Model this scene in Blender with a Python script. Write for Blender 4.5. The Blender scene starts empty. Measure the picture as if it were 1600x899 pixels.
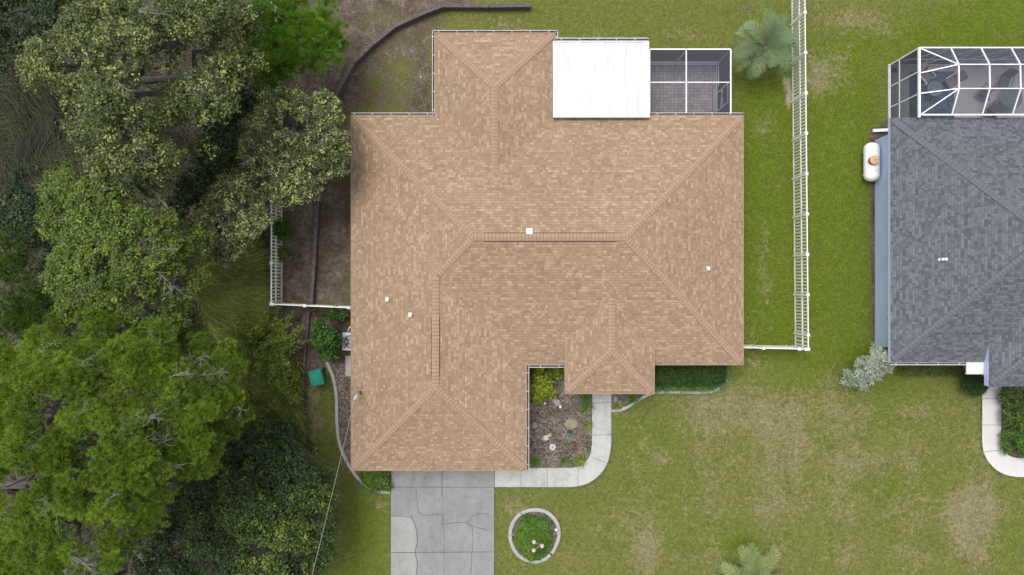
import bpy, math, random
import numpy as np
from mathutils import Vector, noise
R = math.radians
scn = bpy.context.scene
C = scn.collection
# ------------------------------------------------------------------ camera, sky, sun, exposure
H, F = 38.0, 1067.0            # camera height (m), focal length in photo pixels (1600 wide)
cd = bpy.data.cameras.new("camera"); cam = bpy.data.objects.new("camera", cd); C.objects.link(cam)
cam.location = (0, 0, H); cam.rotation_euler = (0, 0, 0)
cd.sensor_width = 36; cd.lens = F / 1600 * 36; cd.clip_start = 0.5; cd.clip_end = 6000
scn.camera = cam
w = bpy.data.worlds.new("World"); scn.world = w; w.use_nodes = True
nt = w.node_tree; bg = nt.nodes["Background"]
sky = nt.nodes.new("ShaderNodeTexSky"); sky.sky_type = 'NISHITA'; sky.sun_disc = False
sky.sun_elevation = R(70); sky.sun_rotation = R(-40); sky.air_density = 1.0; sky.dust_density = 4.0
hs = nt.nodes.new("ShaderNodeHueSaturation"); hs.inputs['Saturation'].default_value = 0.24
nt.links.new(sky.outputs[0], hs.inputs['Color']); nt.links.new(hs.outputs[0], bg.inputs[0])
bg.inputs[1].default_value = 0.15
sd = bpy.data.lights.new("sun", 'SUN'); sd.energy = 1.15; sd.angle = R(28); sd.color = (1.0, 0.965, 0.92)
so = bpy.data.objects.new("sun", sd); C.objects.link(so); so.location = (0, 0, 60)
_d = Vector((math.sin(R(-40)) * math.cos(R(70)), math.cos(R(-40)) * math.cos(R(70)), math.sin(R(70))))
so.rotation_euler = _d.to_track_quat('Z', 'Y').to_euler()
scn.view_settings.view_transform = 'Standard'; scn.view_settings.look = 'None'
scn.view_settings.exposure = 0.5; scn.view_settings.gamma = 1
scn.cycles.max_bounces = 6; scn.cycles.diffuse_bounces = 3; scn.cycles.transparent_max_bounces = 12
scn.cycles.use_denoising = True

def P(x, y, z=0.0):
    """photo pixel seen at height z -> metres"""
    k = (H - z) / F
    return Vector(((x - 800) * k, (449.5 - y) * k, z))
def px(n, z=0.0): return n * (H - z) / F

# ------------------------------------------------------------------ materials
def srgb(r, g, b):
    f = lambda c: ((c / 255 + 0.055) / 1.055) ** 2.4 if c / 255 > 0.04045 else c / 255 / 12.92
    return (f(r), f(g), f(b), 1)
class N:
    """tiny node helper"""
    def __init__(s, name, rough=0.85, spec=0.3):
        s.m = bpy.data.materials.new(name); s.m.use_nodes = True; s.t = s.m.node_tree
        s.b = s.t.nodes["Principled BSDF"]; s.b.inputs['Roughness'].default_value = rough
        s.b.inputs['Specular IOR Level'].default_value = spec; s.out = s.t.nodes["Material Output"]
    def n(s, typ, **kw):
        nd = s.t.nodes.new("ShaderNode" + typ)
        for k, v in kw.items(): setattr(nd, k, v)
        return nd
    def l(s, a, b): s.t.links.new(a, b)
    def coord(s, kind='Object'):
        return s.n("TexCoord").outputs[kind]
    def pos(s): return s.n("NewGeometry").outputs['Position']
    def val(s, sock, v):
        if isinstance(v, (int, float, tuple)): sock.default_value = v
        else: s.l(v, sock)
    def noise(s, vec, scale, detail=4, rough=0.6, dist=0.0):
        nd = s.n("TexNoise"); nd.inputs['Scale'].default_value = scale; nd.inputs['Detail'].default_value = detail
        nd.inputs['Roughness'].default_value = rough; nd.inputs['Distortion'].default_value = dist
        s.l(vec, nd.inputs['Vector']); return nd.outputs['Fac']
    def math(s, op, a, b=None, c=None):
        nd = s.n("Math", operation=op)
        for i, v in enumerate((a, b, c)):
            if v is not None: s.val(nd.inputs[i], v)
        return nd.outputs[0]
    def ramp(s, fac, stops, interp='LINEAR'):
        nd = s.n("ValToRGB"); cr = nd.color_ramp; cr.interpolation = interp
        while len(cr.elements) < len(stops): cr.elements.new(0.5)
        for e, (p, c) in zip(cr.elements, stops): e.position = p; e.color = c
        s.l(fac, nd.inputs[0]); return nd.outputs[0]
    def range(s, fac, a, b, c=0.0, d=1.0):
        nd = s.n("MapRange"); s.l(fac, nd.inputs[0])
        for i, v in enumerate((a, b, c, d)): nd.inputs[i + 1].default_value = v
        return nd.outputs[0]
    def mix(s, fac, a, b, mode='MIX'):
        nd = s.n("MixRGB", blend_type=mode)
        for i, v in enumerate((fac, a, b)): s.val(nd.inputs[i], v)
        return nd.outputs[0]
    def attr(s, name): return s.n("Attribute", attribute_name=name).outputs['Fac']
    def bump(s, h, strength=0.5, dist=0.02):
        nd = s.n("Bump"); nd.inputs['Strength'].default_value = strength; nd.inputs['Distance'].default_value = dist
        s.l(h, nd.inputs['Height']); s.l(nd.outputs[0], s.b.inputs['Normal'])
    def base(s, c): s.val(s.b.inputs['Base Color'], c)

def plain(name, col, rough=0.6, spec=0.3, vary=0.12, scale=6.0, metal=0.0, bump=0.0):
    s = N(name, rough, spec)
    f = s.noise(s.coord(), scale, 5)
    a = tuple(min(1, c * (1 - vary)) for c in col[:3]) + (1,); b = tuple(min(1, c * (1 + vary)) for c in col[:3]) + (1,)
    s.base(s.ramp(f, [(0.3, a), (0.7, b)])); s.b.inputs['Metallic'].default_value = metal
    if bump: s.bump(s.noise(s.coord(), scale * 8, 3), bump, 0.01)
    return s.m

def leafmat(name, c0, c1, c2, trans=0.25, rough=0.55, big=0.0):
    """v (per leaf) runs old -> ordinary -> young leaf, with painted top light in leaf crowns"""
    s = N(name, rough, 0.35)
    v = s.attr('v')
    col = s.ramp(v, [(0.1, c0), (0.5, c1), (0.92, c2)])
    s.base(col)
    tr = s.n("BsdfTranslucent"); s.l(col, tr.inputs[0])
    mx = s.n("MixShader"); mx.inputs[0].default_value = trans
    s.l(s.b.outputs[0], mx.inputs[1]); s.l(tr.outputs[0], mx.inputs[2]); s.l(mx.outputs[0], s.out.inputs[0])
    return s.m

def shingles(name, cols, pinks, seam_and_shade, row=0.143, tab=0.24):
    s = N(name, 0.92, 0.2)
    uv = s.n("UVMap").outputs[0]
    sp = s.n("SeparateXYZ"); s.l(uv, sp.inputs[0]); u, v = sp.outputs[0], sp.outputs[1]
    rv = s.math('DIVIDE', v, row); ri = s.math('FLOOR', rv); rf = s.math('FRACT', rv)
    def cell(wd, seed):
        wn = s.n("TexWhiteNoise", noise_dimensions='1D'); s.l(s.math('ADD', ri, seed), wn.inputs['W'])
        uu = s.math('ADD', s.math('DIVIDE', u, wd), s.math('MULTIPLY', wn.outputs['Value'], 7.0))
        # uneven tab widths
        ww = s.math('ADD', uu, s.math('MULTIPLY', s.math('SINE', s.math('MULTIPLY', uu, 2.3)), 0.3))
        ci = s.math('FLOOR', ww)
        cb = s.n("CombineXYZ"); s.l(ci, cb.inputs[0]); s.l(ri, cb.inputs[1]); cb.inputs[2].default_value = seed
        w2 = s.n("TexWhiteNoise", noise_dimensions='3D'); s.l(cb.outputs[0], w2.inputs['Vector'])
        return w2.outputs['Value'], s.math('FRACT', ww)
    a, af = cell(tab, 3.0); b, bf = cell(tab * 1.7, 11.0)
    t = s.math('ADD', s.math('MULTIPLY', a, 0.72), s.math('MULTIPLY', b, 0.28))
    col = s.ramp(t, cols)
    low = s.noise(s.pos(), 0.22, 4, 0.6)
    col = s.mix(s.range(low, 0.42, 0.7, 0.0, 0.5), col, pinks, 'MULTIPLY')
    lowb = s.noise(s.pos(), 1.3, 4, 0.7)
    col = s.mix(s.range(lowb, 0.35, 0.75, 0.0, 0.16), col, (0.55, 0.5, 0.48, 1), 'MULTIPLY')
    gr = s.noise(s.pos(), 45, 2, 0.8)
    col = s.mix(0.5, col, s.ramp(gr, [(0.25, (0.62, 0.62, 0.62, 1)), (0.75, (1.3, 1.3, 1.3, 1))]), 'MULTIPLY')
    line = s.math('LESS_THAN', rf, 0.16)  # shadow under each row's butt edge, painted as a dark line
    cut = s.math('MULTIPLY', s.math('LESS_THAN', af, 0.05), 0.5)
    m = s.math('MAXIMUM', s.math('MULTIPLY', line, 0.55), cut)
    s.base(s.mix(m, col, seam_and_shade))
    h = s.math('ADD', s.math('SUBTRACT', 1.0, rf), s.math('MULTIPLY', a, 0.5)); s.bump(h, 0.5, 0.012)
    return s.m

M = {}
M['shingle'] = shingles('tan_shingle', [(0.08, (0.258, 0.178, 0.117, 1)), (0.35, (0.298, 0.208, 0.137, 1)), (0.65, (0.336, 0.239, 0.159, 1)), (0.95, (0.425, 0.320, 0.216, 1))],
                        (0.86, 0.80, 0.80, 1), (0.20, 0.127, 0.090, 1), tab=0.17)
M['shingle_grey'] = shingles('grey_shingle', [(0.15, (0.076, 0.083, 0.096, 1)), (0.45, (0.108, 0.117, 0.134, 1)), (0.85, (0.148, 0.158, 0.177, 1))],
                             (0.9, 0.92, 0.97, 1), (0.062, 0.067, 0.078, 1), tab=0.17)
M['cap'] = plain('tan_cap', (0.335, 0.230, 0.160), 0.9, 0.2, 0.10, 5)
M['cap_edge'] = plain('cap_edge', (0.19, 0.115, 0.082), 0.9, 0.2)
M['vent_dark'] = plain('vent_dark', (0.06, 0.035, 0.028), 0.9, 0.2)
M['gcap'] = plain('grey_cap', (0.124, 0.133, 0.150), 0.9, 0.2, 0.12, 5)
M['gcap_edge'] = plain('grey_cap_edge', (0.07, 0.075, 0.093), 0.9, 0.2)
M['white'] = plain('white_metal', (0.78, 0.79, 0.80), 0.45, 0.4, 0.04, 3)
M['vinyl'] = plain('white_vinyl', (0.72, 0.73, 0.68), 0.5, 0.35, 0.08, 2)
M['picket'] = plain('weathered_vinyl', (0.60, 0.62, 0.50), 0.6, 0.3, 0.14, 1.5)
M['fascia'] = plain('fascia', (0.50, 0.42, 0.34), 0.7, 0.3)
M['stucco'] = plain('stucco', (0.52, 0.47, 0.40), 0.9, 0.2, 0.06, 2, bump=0.2)
M['bluewall'] = plain('blue_stucco', (0.45, 0.55, 0.74), 0.9, 0.2, 0.05, 1.2, bump=0.2)
M['gutter'] = plain('gutter', (0.60, 0.58, 0.56), 0.5, 0.4, 0.12, 3)
M['debris'] = plain('gutter_debris', (0.085, 0.07, 0.065), 0.95, 0.1, 0.5, 12)
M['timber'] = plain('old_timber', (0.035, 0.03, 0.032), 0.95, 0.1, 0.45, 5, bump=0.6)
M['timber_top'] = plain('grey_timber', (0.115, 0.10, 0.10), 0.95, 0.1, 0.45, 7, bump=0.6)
M['stone'] = plain('garden_stone', (0.32, 0.29, 0.27), 0.9, 0.2, 0.4, 9, bump=0.6)
M['bin'] = plain('green_plastic', (0.012, 0.24, 0.17), 0.45, 0.4, 0.15, 4)
M['bin_dark'] = plain('dark_green_plastic', (0.008, 0.13, 0.10), 0.5, 0.4)
M['black'] = plain('black_rubber', (0.02, 0.02, 0.02), 0.7, 0.3)
M['acgrey'] = plain('ac_paint', (0.50, 0.53, 0.58), 0.5, 0.4, 0.06, 5)
M['acgrey_dark'] = plain('dull_lead', (0.20, 0.19, 0.20), 0.7, 0.3)
M['dark_metal'] = plain('dark_metal', (0.07, 0.075, 0.085), 0.5, 0.4)
M['cable'] = plain('cable_sheath', (0.30, 0.29, 0.26), 0.6, 0.3)
M['steel'] = plain('galvanised', (0.42, 0.43, 0.45), 0.45, 0.5, 0.1, 8)
M['tan'] = plain('tan_lid', (0.55, 0.35, 0.21), 0.7, 0.3, 0.2, 12)
M['tan_side'] = plain('tan_side', (0.27, 0.17, 0.12), 0.8, 0.2, 0.3, 10)
M['tank'] = plain('tank_paint', (0.80, 0.80, 0.80), 0.35, 0.45, 0.03, 3)
M['bronze'] = plain('bronze_frame', (0.05, 0.045, 0.045), 0.5, 0.4)
M['sling'] = plain('sling_fabric', (0.21, 0.165, 0.14), 0.85, 0.2, 0.1, 10)
M['sling_dark'] = plain('dark_sling', (0.11, 0.09, 0.085), 0.85, 0.2, 0.1, 10)
M['globe'] = plain('frosted_globe', (0.50, 0.36, 0.31), 0.3, 0.5, 0.3, 14)
M['agave'] = plain('blue_green_leaf', (0.07, 0.19, 0.16), 0.6, 0.3, 0.3, 6)

def mk_table():
    s = N('table_top_glass', 0.3, 0.5); s.base(s.ramp(s.noise(s.coord(), 9, 4), [(0.3, (0.10, 0.145, 0.15, 1)), (0.7, (0.17, 0.21, 0.21, 1))])); return s.m
M['table'] = mk_table()
def mk_rug():
    s = N('patterned_rug', 0.95, 0.1); v = s.n("TexVoronoi"); v.inputs['Scale'].default_value = 4.5; s.l(s.pos(), v.inputs['Vector'])
    n2 = s.noise(s.pos(), 9, 3, 0.7, 1.0)
    t = s.math('ADD', s.math('MULTIPLY', v.outputs['Distance'], 0.9), s.math('MULTIPLY', n2, 0.5))
    s.base(s.ramp(t, [(0.25, (0.035, 0.06, 0.085, 1)), (0.5, (0.055, 0.085, 0.12, 1)), (0.62, (0.12, 0.19, 0.19, 1)), (0.8, (0.05, 0.08, 0.12, 1))])); return s.m
M['rug'] = mk_rug()
def mk_screen():
    s = N('insect_screen', 0.8, 0.1); s.base((0.082, 0.087, 0.122, 1))
    tr = s.n("BsdfTransparent"); tr.inputs[0].default_value = (1, 1, 1, 1)
    lw = s.n("LayerWeight"); lw.inputs['Blend'].default_value = 0.35
    mx = s.n("MixShader"); s.l(s.range(lw.outputs['Facing'], 0.0, 0.65, 0.32, 0.93), mx.inputs[0])
    s.l(tr.outputs[0], mx.inputs[1]); s.l(s.b.outputs[0], mx.inputs[2]); s.l(mx.outputs[0], s.out.inputs[0]); return s.m
M['screen'] = mk_screen()
def mk_concrete(name, a, b, c):
    s = N(name, 0.9, 0.2); p = s.pos()
    mp = s.n("Mapping"); mp.inputs['Scale'].default_value = (2.6, 0.35, 1); s.l(p, mp.inputs[0])
    t = s.math('ADD', s.math('MULTIPLY', s.noise(p, 0.6, 6, 0.65, 0.4), 0.45), s.math('ADD', s.math('MULTIPLY', s.noise(p, 4, 6, 0.8), 0.4), s.math('MULTIPLY', s.noise(mp.outputs[0], 1.0, 5, 0.7), 0.25)))
    col = s.ramp(t, [(0.40, a), (0.55, b), (0.72, c)])
    gr = s.noise(p, 38, 2, 0.7)
    s.base(s.mix(0.35, col, s.ramp(gr, [(0.3, (0.7, 0.7, 0.7, 1)), (0.7, (1.2, 1.2, 1.2, 1))]), 'MULTIPLY')); s.bump(gr, 0.2, 0.005); return s.m
M['drive'] = mk_concrete('driveway_concrete', (0.185, 0.185, 0.187, 1), (0.245, 0.245, 0.246, 1), (0.315, 0.312, 0.306, 1))
M['drive_pale'] = mk_concrete('pale_concrete', (0.22, 0.223, 0.213, 1), (0.295, 0.295, 0.28, 1), (0.37, 0.37, 0.352, 1))
M['walk'] = mk_concrete('walk_concrete', (0.27, 0.275, 0.26, 1), (0.42, 0.43, 0.41, 1), (0.49, 0.495, 0.475, 1))
M['walk_white'] = mk_concrete('white_concrete', (0.48, 0.47, 0.45, 1), (0.55, 0.54, 0.525, 1), (0.60, 0.59, 0.575, 1))
M['deck'] = mk_concrete('deck_concrete', (0.38, 0.37, 0.37, 1), (0.44, 0.43, 0.43, 1), (0.50, 0.49, 0.49, 1))
M['curb'] = mk_concrete('curb_concrete', (0.26, 0.26, 0.25, 1), (0.37, 0.37, 0.35, 1), (0.45, 0.45, 0.43, 1))
M['crack'] = plain('joint_dirt', (0.10, 0.10, 0.095), 0.95, 0.1, 0.4, 5)
def mk_pavers():
    s = N('brick_pavers', 0.9, 0.2); b = s.n("TexBrick"); b.offset = 0.0; b.inputs['Scale'].default_value = 1.0
    b.inputs['Brick Width'].default_value = 0.21; b.inputs['Row Height'].default_value = 0.16; b.inputs['Mortar Size'].default_value = 0.008
    b.inputs['Color1'].default_value = (0.32, 0.275, 0.27, 1); b.inputs['Color2'].default_value = (0.43, 0.385, 0.375, 1); b.inputs['Mortar'].default_value = (0.15, 0.13, 0.13, 1)
    s.l(s.pos(), b.inputs['Vector']); n_ = s.noise(s.pos(), 2.2, 5, 0.7)
    s.base(s.mix(0.5, b.outputs[0], s.ramp(n_, [(0.3, (0.6, 0.58, 0.6, 1)), (0.7, (1.25, 1.2, 1.18, 1))]), 'MULTIPLY')); return s.m
M['pavers'] = mk_pavers()
def mk_mulch(name, cols):
    s = N(name, 0.95, 0.1); p = s.pos()
    v = s.n("TexVoronoi"); v.inputs['Scale'].default_value = 16; v.inputs['Randomness'].default_value = 1
    s.l(s.mix(0.12, p, s.n("TexNoise").outputs['Color']), v.inputs['Vector'])
    bw = s.n("SeparateXYZ"); s.l(v.outputs['Color'], bw.inputs[0])
    t = s.math('ADD', s.math('MULTIPLY', bw.outputs[0], 0.38), s.math('ADD', s.math('MULTIPLY', s.noise(p, 1.1, 6, 0.7), 0.5), s.math('MULTIPLY', s.noise(p, 24, 3, 0.8), 0.35)))
    s.base(s.ramp(t, cols)); s.bump(t, 0.8, 0.03); return s.m
M['mulch'] = mk_mulch('bed_mulch', [(0.40, (0.050, 0.040, 0.033, 1)), (0.58, (0.118, 0.096, 0.080, 1)), (0.74, (0.185, 0.155, 0.132, 1)), (0.92, (0.34, 0.295, 0.255, 1))])
M['roofwhite'] = None
def mk_roofwhite():
    s = N('white_coating', 0.5, 0.3); p = s.pos()
    mp = s.n("Mapping"); mp.inputs['Scale'].default_value = (3.0, 0.5, 1); s.l(p, mp.inputs[0])
    f = s.noise(mp.outputs[0], 1.6, 6, 0.6, 0.5)
    f2 = s.noise(p, 0.9, 4, 0.7, 1.0)
    c = s.ramp(f, [(0.40, (0.49, 0.505, 0.52, 1)), (0.50, (0.572, 0.575, 0.572, 1))])
    s.base(s.mix(s.range(f2, 0.6, 0.75, 0, 0.6), c, (0.54, 0.555, 0.575, 1))); s.bump(f, 0.25, 0.03); return s.m
M['roofwhite'] = mk_roofwhite()

# ground: vertex attributes dry (thin tan turf), lush (deep green), litter (leaf litter / bare soil), sand
def mk_ground():
    s = N('lawn_and_soil', 0.95, 0.1); p = s.pos()
    n2 = s.noise(p, 1.1, 8, 0.78, 0.4); n5 = s.noise(p, 4.2, 5, 0.75, 0.6); n3 = s.noise(p, 11, 5, 0.85); n4 = s.noise(p, 26, 3, 0.85)
    fine = s.math('ADD', s.math('MULTIPLY', n3, 0.4), s.math('ADD', s.math('MULTIPLY', n4, 0.35), s.math('MULTIPLY', n5, 0.25)))
    green = s.ramp(fine, [(0.40, (0.050, 0.058, 0.014, 1)), (0.5, (0.127, 0.138, 0.036, 1)), (0.60, (0.245, 0.235, 0.086, 1))])
    lush = s.ramp(fine, [(0.40, (0.036, 0.058, 0.005, 1)), (0.5, (0.090, 0.130, 0.010, 1)), (0.60, (0.172, 0.210, 0.030, 1))])
    dry = s.ramp(fine, [(0.40, (0.095, 0.080, 0.040, 1)), (0.5, (0.215, 0.180, 0.098, 1)), (0.60, (0.38, 0.32, 0.21, 1))])
    lit = s.ramp(s.math('ADD', s.math('MULTIPLY', fine, 0.7), s.math('MULTIPLY', n2, 0.3)), [(0.42, (0.028, 0.022, 0.018, 1)), (0.48, (0.085, 0.064, 0.048, 1)), (0.54, (0.155, 0.12, 0.098, 1)), (0.60, (0.33, 0.275, 0.235, 1))])
    sand = s.ramp(fine, [(0.40, (0.22, 0.18, 0.14, 1)), (0.60, (0.46, 0.40, 0.33, 1))])
    nd_ = s.noise(p, 0.75, 7, 0.75, 0.8)
    def gate(a, soft=0.10, k=0.75):
        x = s.math('ADD', s.attr(a), s.math('MULTIPLY', s.math('SUBTRACT', s.math('ADD', s.math('MULTIPLY', n2, 0.6), s.math('MULTIPLY', n5, 0.4)), 0.5), k * 2.6))
        return s.range(x, 0.5 - soft, 0.5 + soft)
    col = s.mix(gate('lush', 0.28), green, lush)
    col = s.mix(s.math('MULTIPLY', gate('dry', 0.20, 1.0), 0.85), col, dry)
    col = s.mix(s.range(nd_, 0.52, 0.66, 0.0, 0.42), col, s.ramp(fine, [(0.42, (0.030, 0.045, 0.006, 1)), (0.58, (0.115, 0.135, 0.028, 1))]))
    col = s.mix(gate('litter', 0.16, 0.6), col, lit)
    col = s.mix(gate('sand', 0.22, 0.7), col, sand)
    s.base(col); s.bump(fine, 0.9, 0.05); return s.m
M['ground'] = mk_ground()
M['bark'] = plain('grey_bark', (0.10, 0.09, 0.082), 0.95, 0.1, 0.3, 3)
M['twig'] = plain('lichen_twig', (0.27, 0.255, 0.235), 0.95, 0.1, 0.25, 4)
M['oak'] = leafmat('oak_leaf', (0.040, 0.062, 0.021, 1), (0.102, 0.138, 0.040, 1), (0.36, 0.39, 0.115, 1))
M['oak_pale'] = leafmat('pale_oak_leaf', (0.055, 0.078, 0.038, 1), (0.130, 0.165, 0.064, 1), (0.56, 0.58, 0.20, 1))
M['oak_green'] = leafmat('green_oak_leaf', (0.050, 0.088, 0.012, 1), (0.125, 0.190, 0.028, 1), (0.25, 0.33, 0.05, 1))
M['pine'] = leafmat('pine_needle', (0.075, 0.135, 0.016, 1), (0.190, 0.310, 0.030, 1), (0.40, 0.54, 0.07, 1), 0.45)
M['pine_bright'] = leafmat('bright_pine_needle', (0.07, 0.15, 0.014, 1), (0.15, 0.30, 0.024, 1), (0.28, 0.45, 0.05, 1), 0.4)
M['pine_dark'] = leafmat('dark_pine_needle', (0.035, 0.075, 0.014, 1), (0.075, 0.15, 0.020, 1), (0.13, 0.22, 0.03, 1), 0.35)
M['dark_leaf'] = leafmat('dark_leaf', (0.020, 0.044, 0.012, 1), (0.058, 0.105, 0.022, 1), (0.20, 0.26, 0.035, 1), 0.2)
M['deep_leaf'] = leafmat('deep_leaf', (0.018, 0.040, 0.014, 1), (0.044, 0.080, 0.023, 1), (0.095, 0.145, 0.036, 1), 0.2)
M['citrus'] = leafmat('citrus_leaf', (0.018, 0.055, 0.008, 1), (0.045, 0.12, 0.012, 1), (0.12, 0.24, 0.022, 1), 0.2, 0.4)
M['yellow_leaf'] = leafmat('croton_leaf', (0.06, 0.12, 0.012, 1), (0.16, 0.24, 0.02, 1), (0.46, 0.40, 0.03, 1), 0.2, 0.45)
M['bright_leaf'] = leafmat('bright_leaf', (0.05, 0.12, 0.014, 1), (0.12, 0.23, 0.028, 1), (0.25, 0.36, 0.055, 1), 0.2)
M['hedge_leaf'] = leafmat('hedge_leaf', (0.015, 0.045, 0.006, 1), (0.04, 0.085, 0.010, 1), (0.085, 0.15, 0.018, 1), 0.2)
M['silver_leaf'] = leafmat('silver_leaf', (0.12, 0.17, 0.08, 1), (0.30, 0.36, 0.26, 1), (0.55, 0.60, 0.50, 1), 0.2)
M['palm_leaf'] = leafmat('palm_leaf', (0.07, 0.120, 0.050, 1), (0.150, 0.220, 0.105, 1), (0.30, 0.38, 0.18, 1), 0.2)
M['palm_yellow'] = leafmat('yellow_palm_leaf', (0.13, 0.18, 0.06, 1), (0.26, 0.33, 0.12, 1), (0.44, 0.50, 0.24, 1), 0.2)
M['reed'] = leafmat('reed_blade', (0.09, 0.09, 0.03, 1), (0.26, 0.33, 0.06, 1), (0.60, 0.64, 0.18, 1), 0.4)
M['reed_brown'] = leafmat('brown_reed_blade', (0.018, 0.016, 0.009, 1), (0.040, 0.042, 0.016, 1), (0.085, 0.092, 0.030, 1), 0.2)
M['willow_leaf'] = leafmat('willow_leaf', (0.07, 0.12, 0.02, 1), (0.165, 0.225, 0.035, 1), (0.42, 0.46, 0.08, 1), 0.3)
M['liriope'] = leafmat('liriope_blade', (0.035, 0.09, 0.012, 1), (0.08, 0.18, 0.022, 1), (0.17, 0.28, 0.05, 1), 0.2)

# ------------------------------------------------------------------ builders
class MB:
    def __init__(s): s.v = []; s.f = []; s.mi = []; s.uv = []; s.mats = []; s.smooth = False
    def m(s, mat):
        if mat not in s.mats: s.mats.append(mat)
        return s.mats.index(mat)
    def face(s, pts, mat, uv=None):
        i = len(s.v); s.v += [tuple(p) for p in pts]; s.f.append(tuple(range(i, i + len(pts)))); s.mi.append(s.m(mat))
        s.uv += list(uv) if uv else [(0, 0)] * len(pts)
    def box(s, a, b, mat, rot=None, about=None):
        (x0, y0, z0), (x1, y1, z1) = a, b
        c = [Vector(q) for q in ((x0, y0, z0), (x1, y0, z0), (x1, y1, z0), (x0, y1, z0), (x0, y0, z1), (x1, y0, z1), (x1, y1, z1), (x0, y1, z1))]
        if rot:
            o = Vector(about) if about else Vector(((x0 + x1) / 2, (y0 + y1) / 2, 0)); cs, sn = math.cos(rot), math.sin(rot)
            c = [Vector((o.x + (q.x - o.x) * cs - (q.y - o.y) * sn, o.y + (q.x - o.x) * sn + (q.y - o.y) * cs, q.z)) for q in c]
        for q in ((3, 2, 1, 0), (4, 5, 6, 7), (0, 1, 5, 4), (1, 2, 6, 5), (2, 3, 7, 6), (3, 0, 4, 7)): s.face([c[k] for k in q], mat)
        return s
    def beam(s, a, b, w, h, mat, up=(0, 0, 1)):
        a, b = Vector(a), Vector(b); d = (b - a).normalized(); up = Vector(up)
        if abs(d.dot(up)) > 0.98: up = Vector((0, 1, 0))
        sx = d.cross(up).normalized(); sz = sx.cross(d)
        r = [sx * (w / 2) + sz * (h / 2), -sx * (w / 2) + sz * (h / 2), -sx * (w / 2) - sz * (h / 2), sx * (w / 2) - sz * (h / 2)]
        for k in range(4): s.face([a + r[k], a + r[(k + 1) % 4], b + r[(k + 1) % 4], b + r[k]], mat)
        s.face([a + q for q in reversed(r)], mat); s.face([b + q for q in r], mat); return s
    def tube(s, pts, rad, mat, n=6):
        pts = [Vector(p) for p in pts]; rings = []
        for i, p in enumerate(pts):
            d = (pts[min(i + 1, len(pts) - 1)] - pts[max(i - 1, 0)])
            d = d.normalized() if d.length > 1e-6 else Vector((0, 0, 1))
            u = Vector((0, 0, 1)) if abs(d.z) < 0.9 else Vector((1, 0, 0))
            a = d.cross(u).normalized(); b = a.cross(d); r = rad[i] if isinstance(rad, (list, tuple)) else rad
            i0 = len(s.v); rings.append(i0)
            for k in range(n):
                t = 2 * math.pi * k / n; s.v.append(tuple(p + a * (r * math.cos(t)) + b * (r * math.sin(t))))
        mi = s.m(mat)
        for i in range(len(pts) - 1):
            for k in range(n):
                s.f.append((rings[i] + k, rings[i] + (k + 1) % n, rings[i + 1] + (k + 1) % n, rings[i + 1] + k)); s.mi.append(mi); s.uv += [(0, 0)] * 4
        s.f.append(tuple(rings[0] + k for k in reversed(range(n)))); s.mi.append(mi); s.uv += [(0, 0)] * n
        s.f.append(tuple(rings[-1] + k for k in range(n))); s.mi.append(mi); s.uv += [(0, 0)] * n; return s
    def lathe(s, prof, c, mat, n=20):
        """prof: (radius, z)"""
        c = Vector(c); mi = s.m(mat); rings = []
        for r, z in prof:
            rings.append(len(s.v))
            for k in range(n): t = 2 * math.pi * k / n; s.v.append((c.x + r * math.cos(t), c.y + r * math.sin(t), c.z + z))
        for i in range(len(prof) - 1):
            for k in range(n):
                s.f.append((rings[i] + k, rings[i] + (k + 1) % n, rings[i + 1] + (k + 1) % n, rings[i + 1] + k)); s.mi.append(mi); s.uv += [(0, 0)] * 4
        s.f.append(tuple(rings[-1] + k for k in range(n))); s.mi.append(mi); s.uv += [(0, 0)] * n
        s.f.append(tuple(rings[0] + k for k in reversed(range(n)))); s.mi.append(mi); s.uv += [(0, 0)] * n; return s
    def prism(s, poly, z0, z1, mat, side=None):
        """poly counter-clockwise list of (x, y)"""
        a = sum(poly[i][0] * poly[(i + 1) % len(poly)][1] - poly[(i + 1) % len(poly)][0] * poly[i][1] for i in range(len(poly)))
        if a < 0: poly = list(reversed(poly))
        s.face([(x, y, z1) for x, y in poly], mat)
        for i in range(len(poly)):
            p, q = poly[i], poly[(i + 1) % len(poly)]
            s.face([(p[0], p[1], z0), (q[0], q[1], z0), (q[0], q[1], z1), (p[0], p[1], z1)], side or mat)
        return s
    def build(s, name, parent=None, smooth=False, bevel=0.0):
        me = bpy.data.meshes.new(name); me.from_pydata(s.v, [], s.f)
        for m_ in s.mats: me.materials.append(m_)
        me.polygons.foreach_set('material_index', s.mi)
        if any(u != (0, 0) for u in s.uv):
            l = me.uv_layers.new(name='UVMap'); l.data.foreach_set('uv', np.array(s.uv, dtype=np.float32).ravel())
        if smooth: me.polygons.foreach_set('use_smooth', [True] * len(me.polygons))
        me.update(); o = bpy.data.objects.new(name, me); C.objects.link(o)
        if bevel:
            b = o.modifiers.new('bevel', 'BEVEL'); b.width = bevel; b.segments = 2; b.limit_method = 'ANGLE'
        if parent is not None: attach(o, parent)
        return o
def wloc(o):
    v = Vector(o.location)
    while o.parent: o = o.parent; v += Vector(o.location)
    return v
def attach(o, parent):
    o.parent = parent; o.location = Vector(o.location) - wloc(parent)
def tag(o, label=None, cat=None, group=None, kind=None):
    if label: o['label'] = label
    if cat: o['category'] = cat
    if group: o['group'] = group
    if kind: o['kind'] = kind
    return o
def thing(name, loc, label, cat, group=None):
    o = bpy.data.objects.new(name, None); o.empty_display_size = 0.3; C.objects.link(o); o.location = loc
    return tag(o, label, cat, group)
def copy_tree(o, parent=None):
    c = o.copy(); C.objects.link(c); c.parent = parent
    for ch in [q for q in C.objects if q.parent == o]: copy_tree(ch, c)
    return c

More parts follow.
